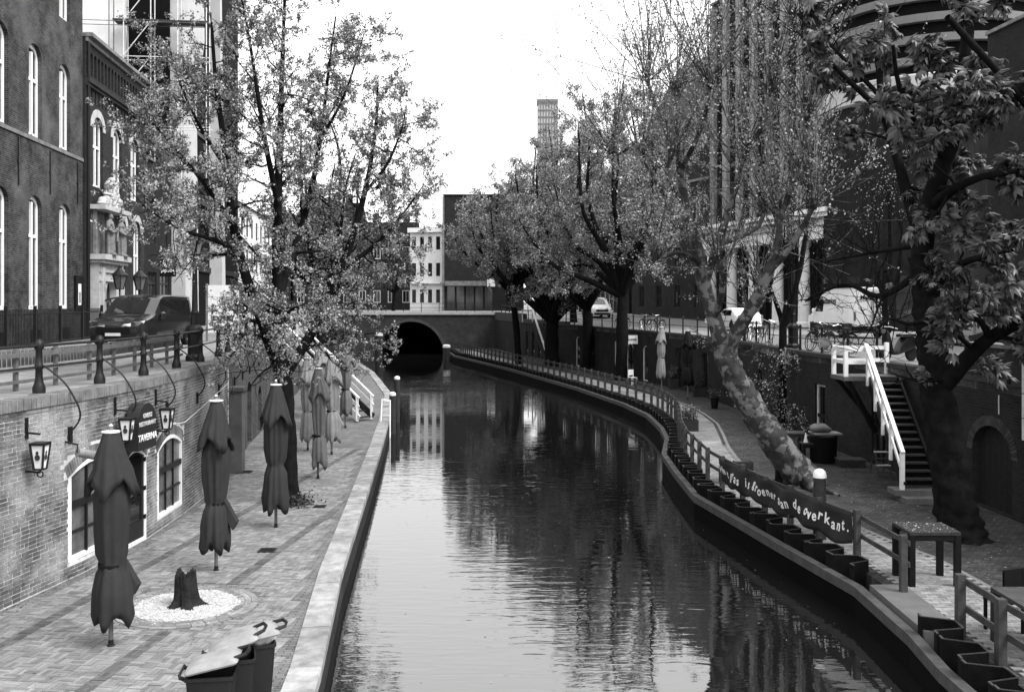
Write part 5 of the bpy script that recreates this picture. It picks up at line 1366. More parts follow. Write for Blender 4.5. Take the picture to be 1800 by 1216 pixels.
text('rear_lettering', 'Maxterion', .3, M_black, v2, (2.86, .0, 2.05), (0, 1, 0), (0, 0, 1), bold=.008)
m = MB(); m.box(2.842, 2.85, -.012, .012, .65, 2.4); m.build('door_gap', M_black, v2)
v2.location = (17.6, 51.2, STR); v2.rotation_euler = (0, 0, R(-90 + 6 + 0))
car_top = [(0, .5), (.06, .66), (.3, .78), (.9, .9), (1.25, .98), (1.95, 1.38), (2.4, 1.45), (3.2, 1.42), (3.9, 1.1), (4.25, 1.0), (4.32, .7)]
def car(label, loc, rz, paint):
    c, *_ = vehicle('parked_car', label, 'car', car_top, 4.32, 1.78, .92, paint, (.8, 3.45), .31, None, (1.28, 1.96), sidewin=((1.75, 2.5, .97, 1.32), (2.58, 3.35, .97, 1.3)))
    c.location = loc; c.rotation_euler = (0, 0, R(rz)); return c
car('silver car parked right of the white high roof van', (19.2, 41.5, STR), -84, M_silver)
car('black car half hidden by the chestnut branch at right', (15.6, 29.3, STR), -86, M_darkpaint)
car('pale car parked behind the leaning plane tree', (14.3, 62, STR), -80, M_whitepaint)
v3, *_ = vehicle('parked_van', 'white van facing the canal behind the right hand trees', 'van', van_top, 4.95, 1.94, 1.05, M_whitepaint, (.95, 4.2), .34, None, (1.16, 1.93), sidewin=((1.75, 2.6, 1.12, 1.72),))
v3.location = (8.1, 93.5, zr(93.5)); v3.rotation_euler = (0, 0, R(98))

# white notice board next to the dark van
nb = thing('site_board', 'white framed site board with dark lettering beside the street lamp', 'sign board', (-12.0, 40.5, ST))
m = MB()
for k in range(4): m.box(-12.65, -11.35, 40.5, 40.54, ST + .35 + k * .5, ST + .83 + k * .5)
m.build('panel', M_white, nb)
for x in (-12.7, -11.3):
    m = MB(); m.box(x - .04, x + .04, 40.48, 40.56, ST, ST + 2.4); m.build('post', M_dstone, nb)
text('lettering', 'EXPERT', .26, M_black, nb, (-12.0, 40.49, ST + .95), (1, 0, 0), (0, 0, 1), bold=.01)
text('lettering', 'METAAL', .22, M_black, nb, (-12.0, 40.49, ST + .5), (1, 0, 0), (0, 0, 1), bold=.01)

# ------------------------------------------------------------------ left wharf: restaurant front
def wall_lantern(y, z, label):
    p = W1.pt(uy(y), z, .27); o = thing('wall_lantern', label, 'lantern', p, 'beer lanterns on the cellar wall')
    mg = mat('opal_glass', .8, .3, .06, 6, spec=.4)
    lantern(o, p, .42, .1, .165, mg, n=4, rot=45, top=False)
    m = MB(); m.box(p.x - .13, p.x + .13, p.y - .13, p.y + .13, p.z + .42, p.z + .445); m.build('lid', M_iron, o)
    m = MB(); e = W1.pt(uy(y), z - .05, .0); m.bar(e, p + Vector((0, 0, -.06)), .03); m.bar(W1.pt(uy(y), z + .85, .02), W1.pt(uy(y), z + .5, .02), .05); m.bar(W1.pt(uy(y), z + .6, .02), p + Vector((0, 0, .58)), .03)
    m.tube([p + Vector((.05 * math.cos(a), 0, -.09 + .05 * math.sin(a))) for a in np.linspace(0, 6.28, 10)], .012, 5); m.build('bracket', M_iron, o)
    for k in range(4):   # beer emblem: a dark roundel under a smaller one on each pane
        a = R(90 * k); nx, ny = math.cos(a), math.sin(a); r = .15
        for zz, rr in ((.2, .045), (.28, .026)):
            d = .707 * (.1 + .065 * zz / .42) + .006; q = p + Vector((nx * d, ny * d, zz)); tx = Vector((-ny, nx, 0))
            m = MB(); m.add([q + tx * rr * math.cos(b_) + Vector((0, 0, rr * 1.15 * math.sin(b_))) for b_ in np.linspace(0, 6.28, 15)[:-1]], [tuple(range(14))]); m.build('emblem', mat('emblem_grey', .06, .6), o)
    return o
wall_lantern(16.35, 2.2, 'opal beer lantern left of the spotlight on the cellar wall')
wall_lantern(19.1, 2.28, 'opal beer lantern on the left side of the restaurant sign')
wall_lantern(21.0, 2.26, 'opal beer lantern on the right side of the restaurant sign')

sg = thing('restaurant_sign', 'dark arched box sign reading GRIEKS RESTAURANT TAVERNA over the cellar door', 'sign', W1.pt(uy(20), 2.0, .1))
ua, ub = uy(19.5), uy(20.3); P = arch_pts(ua, ub, 2.0, 2.55, .38); M_sign = mat('sign_green', .035, .5, .15, 4)
m = MB(); m.prism([W1.pt(a, z, .02) for a, z in P], [W1.pt(a, z, .3) for a, z in P]); m.build('box', M_sign, sg)
t_, n_ = W1.frame(uy(20))
M_gold = mat('sign_lettering', .5, .5, .05)
for tx, sz, zz in (('GRIEKS', .125, 2.68), ('RESTAURANT', .12, 2.52), ('TAVERNA', .19, 2.24)):
    text('lettering', tx, sz, M_white if tx == 'TAVERNA' else M_gold, sg, W1.pt((ua + ub) / 2, zz, .305), t_, (0, 0, 1), bold=.003, shear=.1)
sp_ = thing('wall_spotlight', 'grey tubular spotlight on the cellar wall above the left window', 'spotlight', W1.pt(uy(17.5), 2.3, .1))
q0 = W1.pt(uy(17.35), 2.32, .28); q1 = W1.pt(uy(17.75), 2.2, .42)
m = MB(); m.tube([q0, q1], [.075, .085], 12); m.build('housing', M_dstone, sp_, smooth='auto')
m = MB(); m.tube([q1, q1 + (q1 - q0).normalized() * .012], .07, 12); m.build('lens', M_black, sp_)
m = MB(); m.tube([W1.pt(uy(17.4), 2.5, 0), W1.pt(uy(17.4), 2.45, .25), q0], .018, 6); m.build('arm', M_iron, sp_)

# closed umbrellas
M_umb = mat('dark_canvas', .04, .85, .2, 4, bump=.2, bscale=60); M_umb2 = mat('pale_canvas', .22, .85, .2, 4, bump=.2, bscale=60); M_umb3 = mat('faded_canvas', .12, .85, .2, 4, bump=.2, bscale=60)
M_pole = mat('pole_wood', .12, .6, .2, 5)
def umbrella(p, h, label, seed, m_, fat=1.0, group='closed umbrellas'):
    rr = np.random.default_rng(seed); o = thing('closed_umbrella', label, 'umbrella', p, group); n = 64
    ph = rr.uniform(0, 6.28, 6); tws = rr.uniform(-.5, .5)
    def rg_(z, r, fold, hem=0, cx=0, cy=0, k=8, sq=0):
        out = []
        for j in range(n):
            a = 2 * math.pi * j / n; tw = .9 * (h - z) * tws
            f = .55 * math.cos(4 * a + ph[3] + tw) + .45 * math.cos((k + 3) * a + ph[0] + .8 * math.sin(2 * a + ph[1]) + 1.6 * tw); rad = r * fat * (1 + fold * f + sq * math.cos(2 * a + ph[2]) + .03 * math.sin(17 * z + 3 * a))
            out.append(p + Vector((cx + rad * math.cos(a), cy + rad * math.sin(a), z - hem * math.cos(4 * a + ph[3] + tw) - .2 * hem * math.cos(9 * a + ph[4]))))
        return out
    bx, by = rr.normal(0, .03, 2); wst = rr.uniform(-.16, .16); fat *= rr.uniform(.93, 1.06)
    up = [rg_(h - .1, .1, .02), rg_(h - .25, .145, .05), rg_(h - .45, .2, .08, .01), rg_(h - .62, .245, .11, .03, bx, by), rg_(h - .78, .285, .15, .07, bx, by), rg_(h - .9, .315, .19, .13, bx, by), rg_(h - .885, .285, .19, .13, bx, by), rg_(h - .72, .2, .12, .04, bx, by)]
    m = MB(); m.loft(up, cap=False); m.build('upper_canopy', m_, o, smooth=True)
    lowp = []
    for z, r, fo, he in ((h - .8, .15, .08, 0), (h - 1.0, .21, .12, 0), (h - 1.25, .215, .13, .01), (h - 1.5, .205, .15, .01), (h - 1.7, .185, .15, .01), (h - 1.8, .165, .12, 0), (h - 1.86, .155, .08, 0), (h - 1.92, .165, .1, 0), (h - 2.05, .2, .12, .01), (h - 2.3, .23, .12, .02), (h - 2.55, .25, .12, .03), (h - 2.72, .24, .16, .07), (h - 2.82, .21, .2, .1), (h - 2.8, .16, .25, .08), (h - 2.6, .1, .1, .02)):
        if h - 2.0 < z < h - 1.6: z += wst
        elif h - 2.5 < z <= h - 2.0: z += wst * .5
        lowp.append(rg_(z, r * rr.uniform(.95, 1.05), fo * rr.uniform(.8, 1.5), he, bx * (h - z) * .4, by * (h - z) * .4, k=7, sq=.08))
    m = MB(); m.loft(lowp, cap=False); m.build('lower_canopy', m_, o, smooth=True)
    if seed % 2:
        a = rr.uniform(-.6, .6); q = [p + Vector((math.cos(a) * r, math.sin(a) * r - .05, z)) for r, z in ((.14, h - 1.9), (.2, h - 2.0), (.38, h - 2.35), (.3, h - 2.5), (.2, h - 2.3))]
        m = MB(); m.prism(q, [v + Vector((.02, .1, .01)) for v in q]); m.build('loose_flap', m_, o)
    MB().lathe([(.16 * fat, h - 1.89 + wst), (.168 * fat, h - 1.875 + wst), (.168 * fat, h - 1.845 + wst), (.16 * fat, h - 1.83 + wst)], c=p, n=20).build('strap', M_black, o)
    MB().lathe([(.034, 0), (.034, h)], c=p, n=10).build('pole', M_pole, o)
    MB().lathe([(.125, h - .1), (.13, h - .08), (.03, h - .065), (.02, h - .05), (.03, h - .03), (.03, h), (.01, h + .02)], c=p, n=14).build('cap', M_white, o)
    MB().lathe([(.06, 0), (.06, .015), (.04, .03), (.036, .1)], c=p, n=12).build('socket', M_iron, o)
    return o
umbrella(G(195, 1135), 3.2, 'dark folded umbrella nearest the camera before the left cellar window', 1, M_umb, 1.05)
umbrella(G(380, 1003), 3.25, 'dark folded umbrella in the middle before the cellar wall', 3, M_umb)
umbrella(G(485, 927), 3.25, 'dark folded umbrella standing just left of the wharf tree trunk', 4, M_umb)
for (px, py), h, lb, mm, sd in (((559, 841), 3.2, 'pale folded umbrella right of the wharf tree trunk', M_umb3, 6), ((583, 799), 3.3, 'pale striped folded umbrella second beyond the tree', M_umb2, 7), ((607, 752), 3.4, 'faded folded umbrella beside the white stair foot', M_umb3, 8), ((541, 792), 3.2, 'pale folded umbrella close to the wharf wall', M_umb2, 9), ((563, 756), 3.4, 'pale folded umbrella furthest along the wharf wall', M_umb2, 10)):
    umbrella(G(px, py), h, lb, sd, mm, 1.05)

# stump in its ring of white gravel
st = thing('tree_stump', 'dark weathered tree stump in a circle of white gravel', 'stump', STUMP)
rg = np.random.default_rng(4); rings = []
for z, r, am in ((-.02, .33, .3), (.02, .27, .26), (.07, .22, .18), (.14, .19, .1), (.25, .178, .08), (.36, .17, .08), (.45, .165, .08), (.53, .16, .08), (.5, .12, .1), (.44, .05, .1)):
    ring_ = []
    for a in np.linspace(0, 2 * math.pi, 65)[:-1]:
        q = r * (1 + am * math.sin(5 * a + 1) + .4 * am * math.sin(11 * a + 3 * z) + .035 * math.sin(19 * a + 4 * z) + .03 * math.sin(27 * a))
        jag = (.05 * math.sin(3 * a) + .035 * math.sin(8 * a + 1) + .025 * math.sin(17 * a)) if z > .4 else 0
        ring_.append(STUMP + Vector((q * math.cos(a) - .05 * z, q * math.sin(a), z + jag)))
    rings.append(ring_)
m = MB(); m.loft(rings); m.build('wood', mat('stump_bark', .022, .95, .6, 8, bump=1, bscale=25), st, smooth=True)
gv = thing('gravel_bed', 'round bed of white gravel around the tree stump', 'gravel', STUMP + Vector((0, 0, .005)))
n = 9000; a = rg.uniform(0, 6.283, n); r = .82 * np.sqrt(rg.random(n)) * (1 + .03 * np.sin(5 * a + 1) + .02 * np.sin(11 * a)) + (rg.random(n) < .04) * rg.uniform(0, .3, n); c = np.stack([STUMP.x + r * np.cos(a), STUMP.y + r * np.sin(a), .012 + rg.uniform(0, .014, n)], 1)
oct_ = np.array([(1, 0, 0), (0, 1, 0), (-1, 0, 0), (0, -1, 0), (0, 0, .7), (0, 0, -.7)], float); of = np.array([(0, 1, 4), (1, 2, 4), (2, 3, 4), (3, 0, 4)])
V = (c[:, None, :] + oct_[None] * (rg.uniform(.008, .02, n)[:, None, None] * rg.uniform(.6, 1.3, (n, 6, 1)))).reshape(-1, 3); Fa = (np.arange(n)[:, None, None] * 6 + of[None]).reshape(-1, 3)
tagit(mesh_np('pebbles', V, Fa, mat('white_gravel', .4, .9, .1, 8, island=.25), gv), kind='stuff')
m = MB(); m.lathe([(.825, .0), (.825, .012)], c=STUMP, n=40); m.build('sand', M_stone, gv)

# wheelie bins
M_bin = mat('dark_bin_plastic', .018, .5, .2, 5, spec=.3); M_lid = mat('sunbleached_lid', .24, .55, .2, 5, bump=.1)
def bin_(p, rz, lid, label, seed):
    o = thing('wheelie_bin', label, 'bin', (0, 0, 0), 'open wheelie bins on the left wharf')
    rings = []
    def rr_(w_, d_, z, x0=0):
        c = .06; P = []
        for sx, sy, a0 in ((1, 1, 0), (-1, 1, 90), (-1, -1, 180), (1, -1, 270)):
            for k in range(4): a = R(a0 + 30 * k); P.append(Vector((x0 + sx * (w_ / 2 - c) + c * math.cos(a), sy * (d_ / 2 - c) + c * math.sin(a), z)))
        return P
    m = MB(); m.loft([rr_(.5, .44, .06), rr_(.6, .54, .5), rr_(.68, .58, .95), rr_(.72, .62, .96), rr_(.72, .62, 1.0), rr_(.66, .55, 1.0), rr_(.6, .5, .5)]); m.build('body', M_bin, o, smooth='auto')
    m = MB(); m.tube([(-.42, -.22, .98), (-.44, -.2, 1.02), (-.44, .2, 1.02), (-.42, .22, .98)], .02, 6); m.bar((-.36, -.2, .97), (-.44, -.2, 1.0), .04); m.bar((-.36, .2, .97), (-.44, .2, 1.0), .04); m.build('handle', M_bin, o)
    hinge = Matrix.Translation((-.34, 0, 1.03)) @ Matrix.Rotation(R(-lid), 4, 'Y')
    def lr(w0, w1, d_, z):
        c = .05; P = []
        for sx, sy, a0 in ((1, 1, 0), (-1, 1, 90), (-1, -1, 180), (1, -1, 270)):
            for k in range(4): a = R(a0 + 30 * k); P.append(Vector(((w1 - c if sx > 0 else w0 + c) + c * math.cos(a), sy * (d_ / 2 - c) + c * math.sin(a), z)))
        return [hinge @ q for q in P]
    m = MB(); m.loft([lr(0, .74, .64, 0), lr(-.01, .76, .66, .02), lr(0, .74, .63, .045), lr(.08, .66, .5, .075), lr(.18, .56, .38, .09)]); ld = m.build('lid', M_lid, o, smooth='auto')
    m = MB(); pts = [hinge @ Vector(q) for q in ((.7, -.2, .05), (.86, -.17, .06), (.9, .0, .06), (.86, .17, .06), (.7, .2, .05))]
    m.tube(pts, .024, 6); m.build('lid_grip', M_bin, ld)
    for s_ in (-1, 1):
        m = MB(); m.lathe([(.09, -.03), (.1, -.02), (.1, .02), (.09, .03)], c=(-.24, s_ * .27, .1), n=16, M=Matrix.Rotation(R(90), 3, 'X')); m.build('wheel', M_rubber, o)
    if seed == 2:
        rings = []
        for k in range(8):
            th = -math.pi / 2 + math.pi * k / 7; r = math.cos(th)
            rings.append([Vector((.12 + .24 * r * math.cos(a) * (1 + .2 * math.sin(5 * a + k)), .2 * r * math.sin(a) * (1 + .2 * math.cos(7 * a)), 1.03 + .13 * math.sin(th))) for a in np.linspace(0, 6.28, 21)[:-1]])
        m = MB(); m.loft(rings); m.build('rubbish_bag', M_offwhite, o, smooth=True)
    o.location = p; o.rotation_euler = (0, 0, R(rz)); o.scale = (.74, .74, .94)
    return o
bin_((-3.3, 10.72, 0), 8, 9, 'nearest wheelie bin with its pale lid ajar', 1)
bin_((-3.22, 11.2, 0), 16, 15, 'middle wheelie bin with propped lid', 3)
bin_((-3.12, 11.68, 0), 20, 6, 'wheelie bin furthest from the camera with a white rubbish bag', 2)

# white stair down from the left street
sw = thing('wharf_stair', 'white railed timber stair from the left street to the wharf', 'stairs', (-6.2, 40.7, 0))
a = Vector((-6.1, 40.7, 0)); b_ = Vector((-9.9, 43.2, 3.2)); ax = Vector((b_.x - a.x, b_.y - a.y, 0)).normalized(); sd = Vector((-ax.y, ax.x, 0))
for s_ in (-.45, .45):
    m = MB(); m.bar(a + sd * s_ + Vector((0, 0, .15)), b_ + sd * s_, .06, .28); m.build('stringer', M_white if s_ > 0 else M_dwood, sw)
    m = MB(); m.bar(a + sd * s_ + Vector((0, 0, 1.0)), b_ + sd * s_ + Vector((0, 0, .95)), .09, .07); m.build('handrail', M_white, sw)
    m = MB(); m.bar(a + sd * s_ + Vector((0, 0, .62)), b_ + sd * s_ + Vector((0, 0, .58)), .04, .14); m.build('midrail', M_white, sw)
    for t_ in (0.02, .5, .98):
        q = a.lerp(b_, t_) + sd * s_; m = MB(); m.bar(q + Vector((0, 0, -.02)), q + Vector((0, 0, 1.0)), .1); m.build('newel', M_white, sw)
for k in range(14):
    q = a.lerp(b_, (k + .7) / 14.5); m = MB(); m.bar(q - sd * .42, q + sd * .42, .26, .04); m.build('step', M_dwood, sw)
for (px, py_top), dd, r, lb in (((698, 662), 45.5, .13, 'white capped mooring post standing in the canal beside the left quay'), ((690, 690), 41.5, .14, 'nearer white capped mooring post at the left quay stair')):
    p = D(px, py_top, dd); o = thing('mooring_post', lb, 'mooring post', (p.x, p.y, WZ))
    MB().lathe([(r, -1.4), (r, p.z - .12)], c=(p.x, p.y, 0), n=12).build('shaft', M_dwood, o)
    MB().lathe([(r * 1.03, p.z - .12), (r * 1.03, p.z - .03), (r * .5, p.z + .03)], c=(p.x, p.y, 0), n=12).build('cap', M_white, o)
ld = thing('quay_ladder', 'white steel ladder rail on the left quay edge by the mooring posts', 'ladder', (-5.15, 40.3, 0))
for dy in (0, .45):
    x = qlx(40.1 + dy); m = MB(); m.tube([(x + .08, 40.1 + dy, -1.2), (x + .08, 40.1 + dy, .9), (x - .25, 40.1 + dy, .95), (x - .3, 40.1 + dy, .02)], .03, 6); m.build('stile', M_white, ld)
for z in np.arange(-.8, .1, .28):
    m = MB(); m.tube([(qlx(40.1) + .08, 40.1, z), (qlx(40.5) + .08, 40.55, z)], .02, 6); m.build('rung', M_white, ld)
wire = thing('cable', 'thin cable strung along the cellar wall past the lantern', 'cable', W1.pt(uy(22), 2.2, .1))
MB().tube([W1.pt(uy(21.3), 2.3, .1), W1.pt(uy(22.4), 2.22, .2), W1.pt(uy(24), 2.35, .12), W1.pt(uy(27), 2.75, .2)], .009, 4).build('wire', M_offwhite, wire)

# ------------------------------------------------------------------ right wharf: fence, banner, furniture
tf = thing('timber_fence', 'long post and rail timber fence along the right quay', 'fence', W3.pt(W3.at_y(25), 0, 0))
fy = [16.7, 18.7, 19.95, 21.25, 22.55, 23.95, 25.4, 26.75, 28.1, 29.5, 30.9, 32.3, 33.7, 35.1, 36.5] ; u = W3.at_y(36.5); fu_ = [W3.at_y(y) for y in fy]
while u < W3.at_y(98): u += 1.35; fu_.append(u)
pprev = None
for u in fu_:
    m = MB(); W3.fbox(m, u - .055, u + .055, -.05, .98 + rnd.uniform(-.02, .03), -.04, .07); m.build('post', M_wood, tf)
for a, b_ in zip(fu_, fu_[1:]):
    for z in (.86, .5):
        m = MB(); m.bar(W3.pt(a - .05, z, .1), W3.pt(b_ + .05, z, .1), .035, .085); m.build('rail', M_wood, tf)
nf = thing('timber_fence', 'short timber fence beside the tables at the bottom right', 'fence', W3.pt(W3.at_y(13.5), 0, 0))
us = [W3.at_y(y) for y in (14.55, 13.35, 12.1, 10.8)]
for u in us:
    m = MB(); W3.fbox(m, u - .06, u + .06, -.05, .93, -.06, .06); m.build('post', M_wood, nf)
for a, b_ in zip(us, us[1:]):
    for z in (.82, .42):
        m = MB(); m.bar(W3.pt(a, z, .08), W3.pt(b_, z, .08), .04, .1); m.build('rail', M_wood, nf)
slab = thing('landing_slab', 'smooth grey concrete slab in the gap of the right quay fence', 'slab', (6.4, 15.8, 0))
m = MB(); a, b_ = WQR.at_y(14.7), WQR.at_y(17.1); WQR.fbox(m, a, b_, -.5, .03, -.75, -.14); m.build('concrete', mat('grey_concrete', .10, .85, .2, 3, bump=.2), slab)

# banner sagging along the fence
bn = thing('banner', 'dark cloth banner tied to the fence reading Het gras is groener aan de overkant', 'banner', W3.pt(W3.at_y(22), .6, -.1))
ub0, ub1 = W3.at_y(18.72), W3.at_y(25.3); N, K = 120, 8; BL = ub1 - ub0
def bpt(s_, v):
    """s_ 0..1 from the near end, v 0..1 from bottom to top"""
    u = ub0 + BL * s_; seg = (s_ * 6) % 1.0; sag = .07 * math.sin(math.pi * seg) + .02 * math.sin(17 * s_)
    z = .36 + .6 * v - sag * (1.2 - v * .5); d = -.07 - .045 * math.sin(31 * s_ + 3 * v) * (1 - abs(2 * seg - 1) * .5) - .03 * math.sin(12 * s_ - 4 * v)
    return W3.pt(u, z, d)
V = [tuple(bpt(i / N, j / K)) for i in range(N + 1) for j in range(K + 1)]
m = MB(); m.add(V, [(i * (K + 1) + j, (i + 1) * (K + 1) + j, (i + 1) * (K + 1) + j + 1, i * (K + 1) + j + 1) for i in range(N) for j in range(K)])
bo = m.build('cloth', mat('banner_cloth', .03, .85, .2, 5, bump=.2, bscale=60), bn, smooth=True); sm = bo.modifiers.new('thickness', 'SOLIDIFY'); sm.thickness = .004
SER = 'Het gras is groener aan de overkant.'
M_chalk = mat('white_lettering', .75, .7, .1)
for k, ch in enumerate(SER):
    if ch == ' ': continue
    s_ = 1 - (k + .75) / (len(SER) + .6); v = .52 + .05 * math.sin(k * 1.7)
    p = bpt(s_, v); q = bpt(s_ - .02, v); up = (bpt(s_, v + .1) - p).normalized(); xd = (q - p).normalized(); nrm = xd.cross(up)
    text('letter', ch, .31, M_chalk, bn, p + nrm * .014, xd, up, bold=.006, thick=.002)

def table(name, label, x0, x1, y0, y1, h, top, leg, th=.05, cat='table', inset_=.05, under=True):
    o = thing(name, label, cat, ((x0 + x1) / 2, (y0 + y1) / 2, 0)); n = 5
    for k in range(n):
        w_ = (x1 - x0) / n; MB().box(x0 + k * w_ + .003, x0 + (k + 1) * w_ - .003, y0, y1, h - th, h + rnd.uniform(-.002, .002)).build('top_board', top, o)
    for sx in (x0 + inset_, x1 - inset_):
        for sy in (y0 + inset_, y1 - inset_):
            MB().box(sx - .05, sx + .05, sy - .05, sy + .05, 0, h - th).build('leg', leg, o)
    if under:
        for sy in (y0 + .03, y1 - .03): MB().box(x0 + .02, x1 - .02, sy - .015, sy + .015, h - th - .1, h - th - .001).build('apron', leg, o)
    return o
bt = table('bar_table', 'tall wooden table strewn with petals behind the fence at lower right', 6.95, 7.85, 17.0, 17.8, .97, M_dwood, M_black)
rg = np.random.default_rng(40); n = 240; p = np.stack([rg.uniform(6.97, 7.83, n), rg.uniform(17.02, 17.78, n), np.full(n, .975)], 1)
V, Fa = leaf_mesh([np.stack([q, q + np.array([.02, 0, .001])]) for q in p], 1, .035, rg, off=.004)
pt_ = thing('fallen_petals', 'pale petals scattered over the tall table', 'petals', (7.4, 17.4, .97)); V[:, 2] = np.clip(V[:, 2], .972, .99); tagit(mesh_np('petals', V, Fa, L_young, pt_), kind='stuff')
table('picnic_table', 'low grey table cut by the bottom right corner', 7.05, 8.9, 13.2, 14.35, .8, M_wood, M_dwood)
def chair(p, rz, label, m_, h=.45, bh=.9):
    o = thing('chair', label, 'chair', (0, 0, 0))
    MB().box(-.2, .2, -.2, .2, h - .03, h).build('seat', m_, o); MB().box(-.2, .2, .17, .2, h + .12, bh).build('backrest', m_, o)
    for sx in (-.18, .18):
        MB().box(sx - .02, sx + .02, -.19, -.15, 0, h - .03).build('leg', m_, o); MB().box(sx - .02, sx + .02, .165, .205, 0, bh - .02).build('leg', m_, o)
    o.location = p; o.rotation_euler = (0, 0, R(rz)); return o
chair((7.45, 14.75, 0), 200, 'dark chair tucked behind the low grey table', M_black, .5, 1.0)
chair(G(1112, 676), 30, 'white chair below the lit sign on the far right wharf', M_white)

dp = thing('mooring_bollard', 'thick timber post with white domed cap behind the banner', 'bollard', (6.48, 20.5, 0))
MB().lathe([(.135, 0), (.13, 1.3)], c=(6.48, 20.5, 0), n=16).build('shaft', M_dwood, dp, smooth='auto')
MB().lathe([(.138, 1.3), (.138, 1.36), (.12, 1.43), (.07, 1.475), (.01, 1.49)], c=(6.48, 20.5, 0), n=16).build('cap', M_white, dp, smooth='auto')
p = G(1372, 845); db = thing('mooring_bollard', 'short black post under the leaning plane trunk', 'bollard', p)
MB().lathe([(.15, 0), (.15, 1.0), (.12, 1.05)], c=p, n=14).build('shaft', M_black, db); MB().lathe([(.17, 0), (.17, .06)], c=p, n=14).build('collar', M_iron, db)

def planter(p, w_, d_, h, label, ph, seed, lm, name='planter_box', spread=.16):
    o = thing(name, label, 'planter', p); n = 5
    for k in range(n):
        z0, z1 = h * k / n + .004, h * (k + 1) / n - .004
        MB().box(p.x - w_ / 2, p.x + w_ / 2, p.y - d_ / 2, p.y - d_ / 2 + .025, z0, z1).build('plank', M_dwood, o)
        MB().box(p.x + w_ / 2 - .025, p.x + w_ / 2, p.y - d_ / 2 + .026, p.y + d_ / 2, z0, z1).build('plank', M_dwood, o)
        MB().box(p.x - w_ / 2, p.x - w_ / 2 + .025, p.y - d_ / 2 + .026, p.y + d_ / 2, z0, z1).build('plank', M_dwood, o)
    MB().box(p.x - w_ / 2 + .03, p.x + w_ / 2 - .03, p.y - d_ / 2 + .03, p.y + d_ / 2 - .03, .01, h - .03).build('soil', M_black, o)
    if ph:
        rg = np.random.default_rng(seed); B = Tubes(); tips = []
        for k in range(70):
            q = np.array([p.x + rg.uniform(-.42, .42) * w_, p.y + rg.uniform(-.4, .4) * d_, h - .03]); b = twig(q, unit(np.array([rg.normal(0, spread), rg.normal(0, spread), 1])), ph * rg.uniform(.5, 1.1), rg, 4, .08, .05); B.add(b, np.linspace(.006, .003, len(b)), 3); tips.append(b)
        B.build('stems', M_bark, o); V, Fa = leaf_mesh(tips, 14, .06, rg, off=.02); tagit(mesh_np('foliage', V, Fa, lm, o), kind='stuff')
    return o
planter(G(1211, 757), .66, .5, .45, 'slatted planter with upright leafy plants beside the curved fence', .55, 1, L_mid)
planter(G(1268, 850) + Vector((.25, 0, 0)), .55, .45, .5, 'wooden crate standing behind the left end of the banner', 0, 2, L_mid, 'wooden_crate')
planter(G(1303, 838) + Vector((.1, .2, 0)), .5, .4, .42, 'smaller wooden crate beside the first behind the banner', 0, 3, L_mid, 'wooden_crate')
planter(G(1240, 697), 1.3, .5, .5, 'long planter trough of shrubs by the far cellar wall', .9, 4, L_dark, spread=.3)
planter(G(1185, 683), .6, .5, .6, 'square stone planter beside the pale folded umbrella on the right wharf', .7, 5, L_mid)
p = G(1256, 718); o = thing('flower_pot', 'black plastic pot with a bushy plant on the right wharf', 'pot', p)
MB().lathe([(.14, 0), (.2, .45), (.22, .46), (.22, .52), (.19, .52), (.18, .45)], c=p, n=16).build('pot', M_black, o, smooth='auto')
rg = np.random.default_rng(50); tips = [twig(np.array(p) + [0, 0, .48], unit(np.array([rg.normal(0, .7), rg.normal(0, .7), 1])), .5 * rg.uniform(.5, 1.2), rg, 4, .2, .02) for _ in range(50)]
V, Fa = leaf_mesh(tips, 14, .07, rg, off=.04); tagit(mesh_np('foliage', V, Fa, L_dark, o), kind='stuff')
umbrella(G(1163, 692), 3.7, 'pale folded umbrella against the far right wharf wall', 12, M_umb2, .95)
umbrella(G(1209, 702), 3.6, 'black folded umbrella on the right wharf left of the plane trunk', 14, M_black, 1.05)

# stairs on the right
sr = thing('wharf_stair', 'dark timber stair with white handrail beside the chestnut trunk', 'stairs', (10.3, 25, 0))
A0, A1 = Vector((9.9, 24.45, .28)), Vector((10.32, 28.0, 2.78)); wd = .78; NS = 15
MB().box(9.72, 10.95, 24.0, 24.75, 0, .14).build('base_block', M_stone if False else mat('block_stone', .12, .85, .3, 4), sr)
MB().box(9.6, 10.85, 24.35, 24.9, .14, .28).build('base_block', MATS['block_stone'], sr)
M_step = mat('stair_tread', .05, .75, .3, 6, bump=.2)
for k in range(NS):
    q = A0.lerp(A1, (k + .6) / NS); m = MB(); m.box(q.x, q.x + wd, q.y, q.y + .27, q.z + .1, q.z + .14); m.build('step', M_step, sr)
    m = MB(); m.box(q.x, q.x + wd, q.y + .235, q.y + .25, q.z - .06, q.z + .1); m.build('riser', M_black, sr)
for dx in (-.05, wd + .01):
    m = MB(); m.bar(A0 + Vector((dx, 0, .05)), A1 + Vector((dx, .1, .05)), .06, .32); m.build('stringer', M_black, sr)
m = MB(); m.box(9.55, 11.3, 28.0, 29.2, 2.72, 2.84); m.build('landing', mat('landing_deck', .10, .8, .3, 4), sr)
m = MB(); m.bar((9.7, 28.1, 2.72), (10.6, 28.4, 1.2), .12); m.bar((9.7, 29.1, 2.72), (10.8, 29.1, 1.4), .12); m.build('landing_brace', M_black, sr)
for t_ in (.0, .28, .5, .72, .97):
    q = A0.lerp(A1, t_); m = MB(); m.bar(q + Vector((-.1, 0, -.12 if t_ else -.02)), q + Vector((-.1, 0, .9)), .1); m.build('newel', M_white, sr)
m = MB(); m.bar(A0 + Vector((-.1, -.05, .92)), A1 + Vector((-.1, .1, .98)), .1, .09); m.build('handrail', M_white, sr)
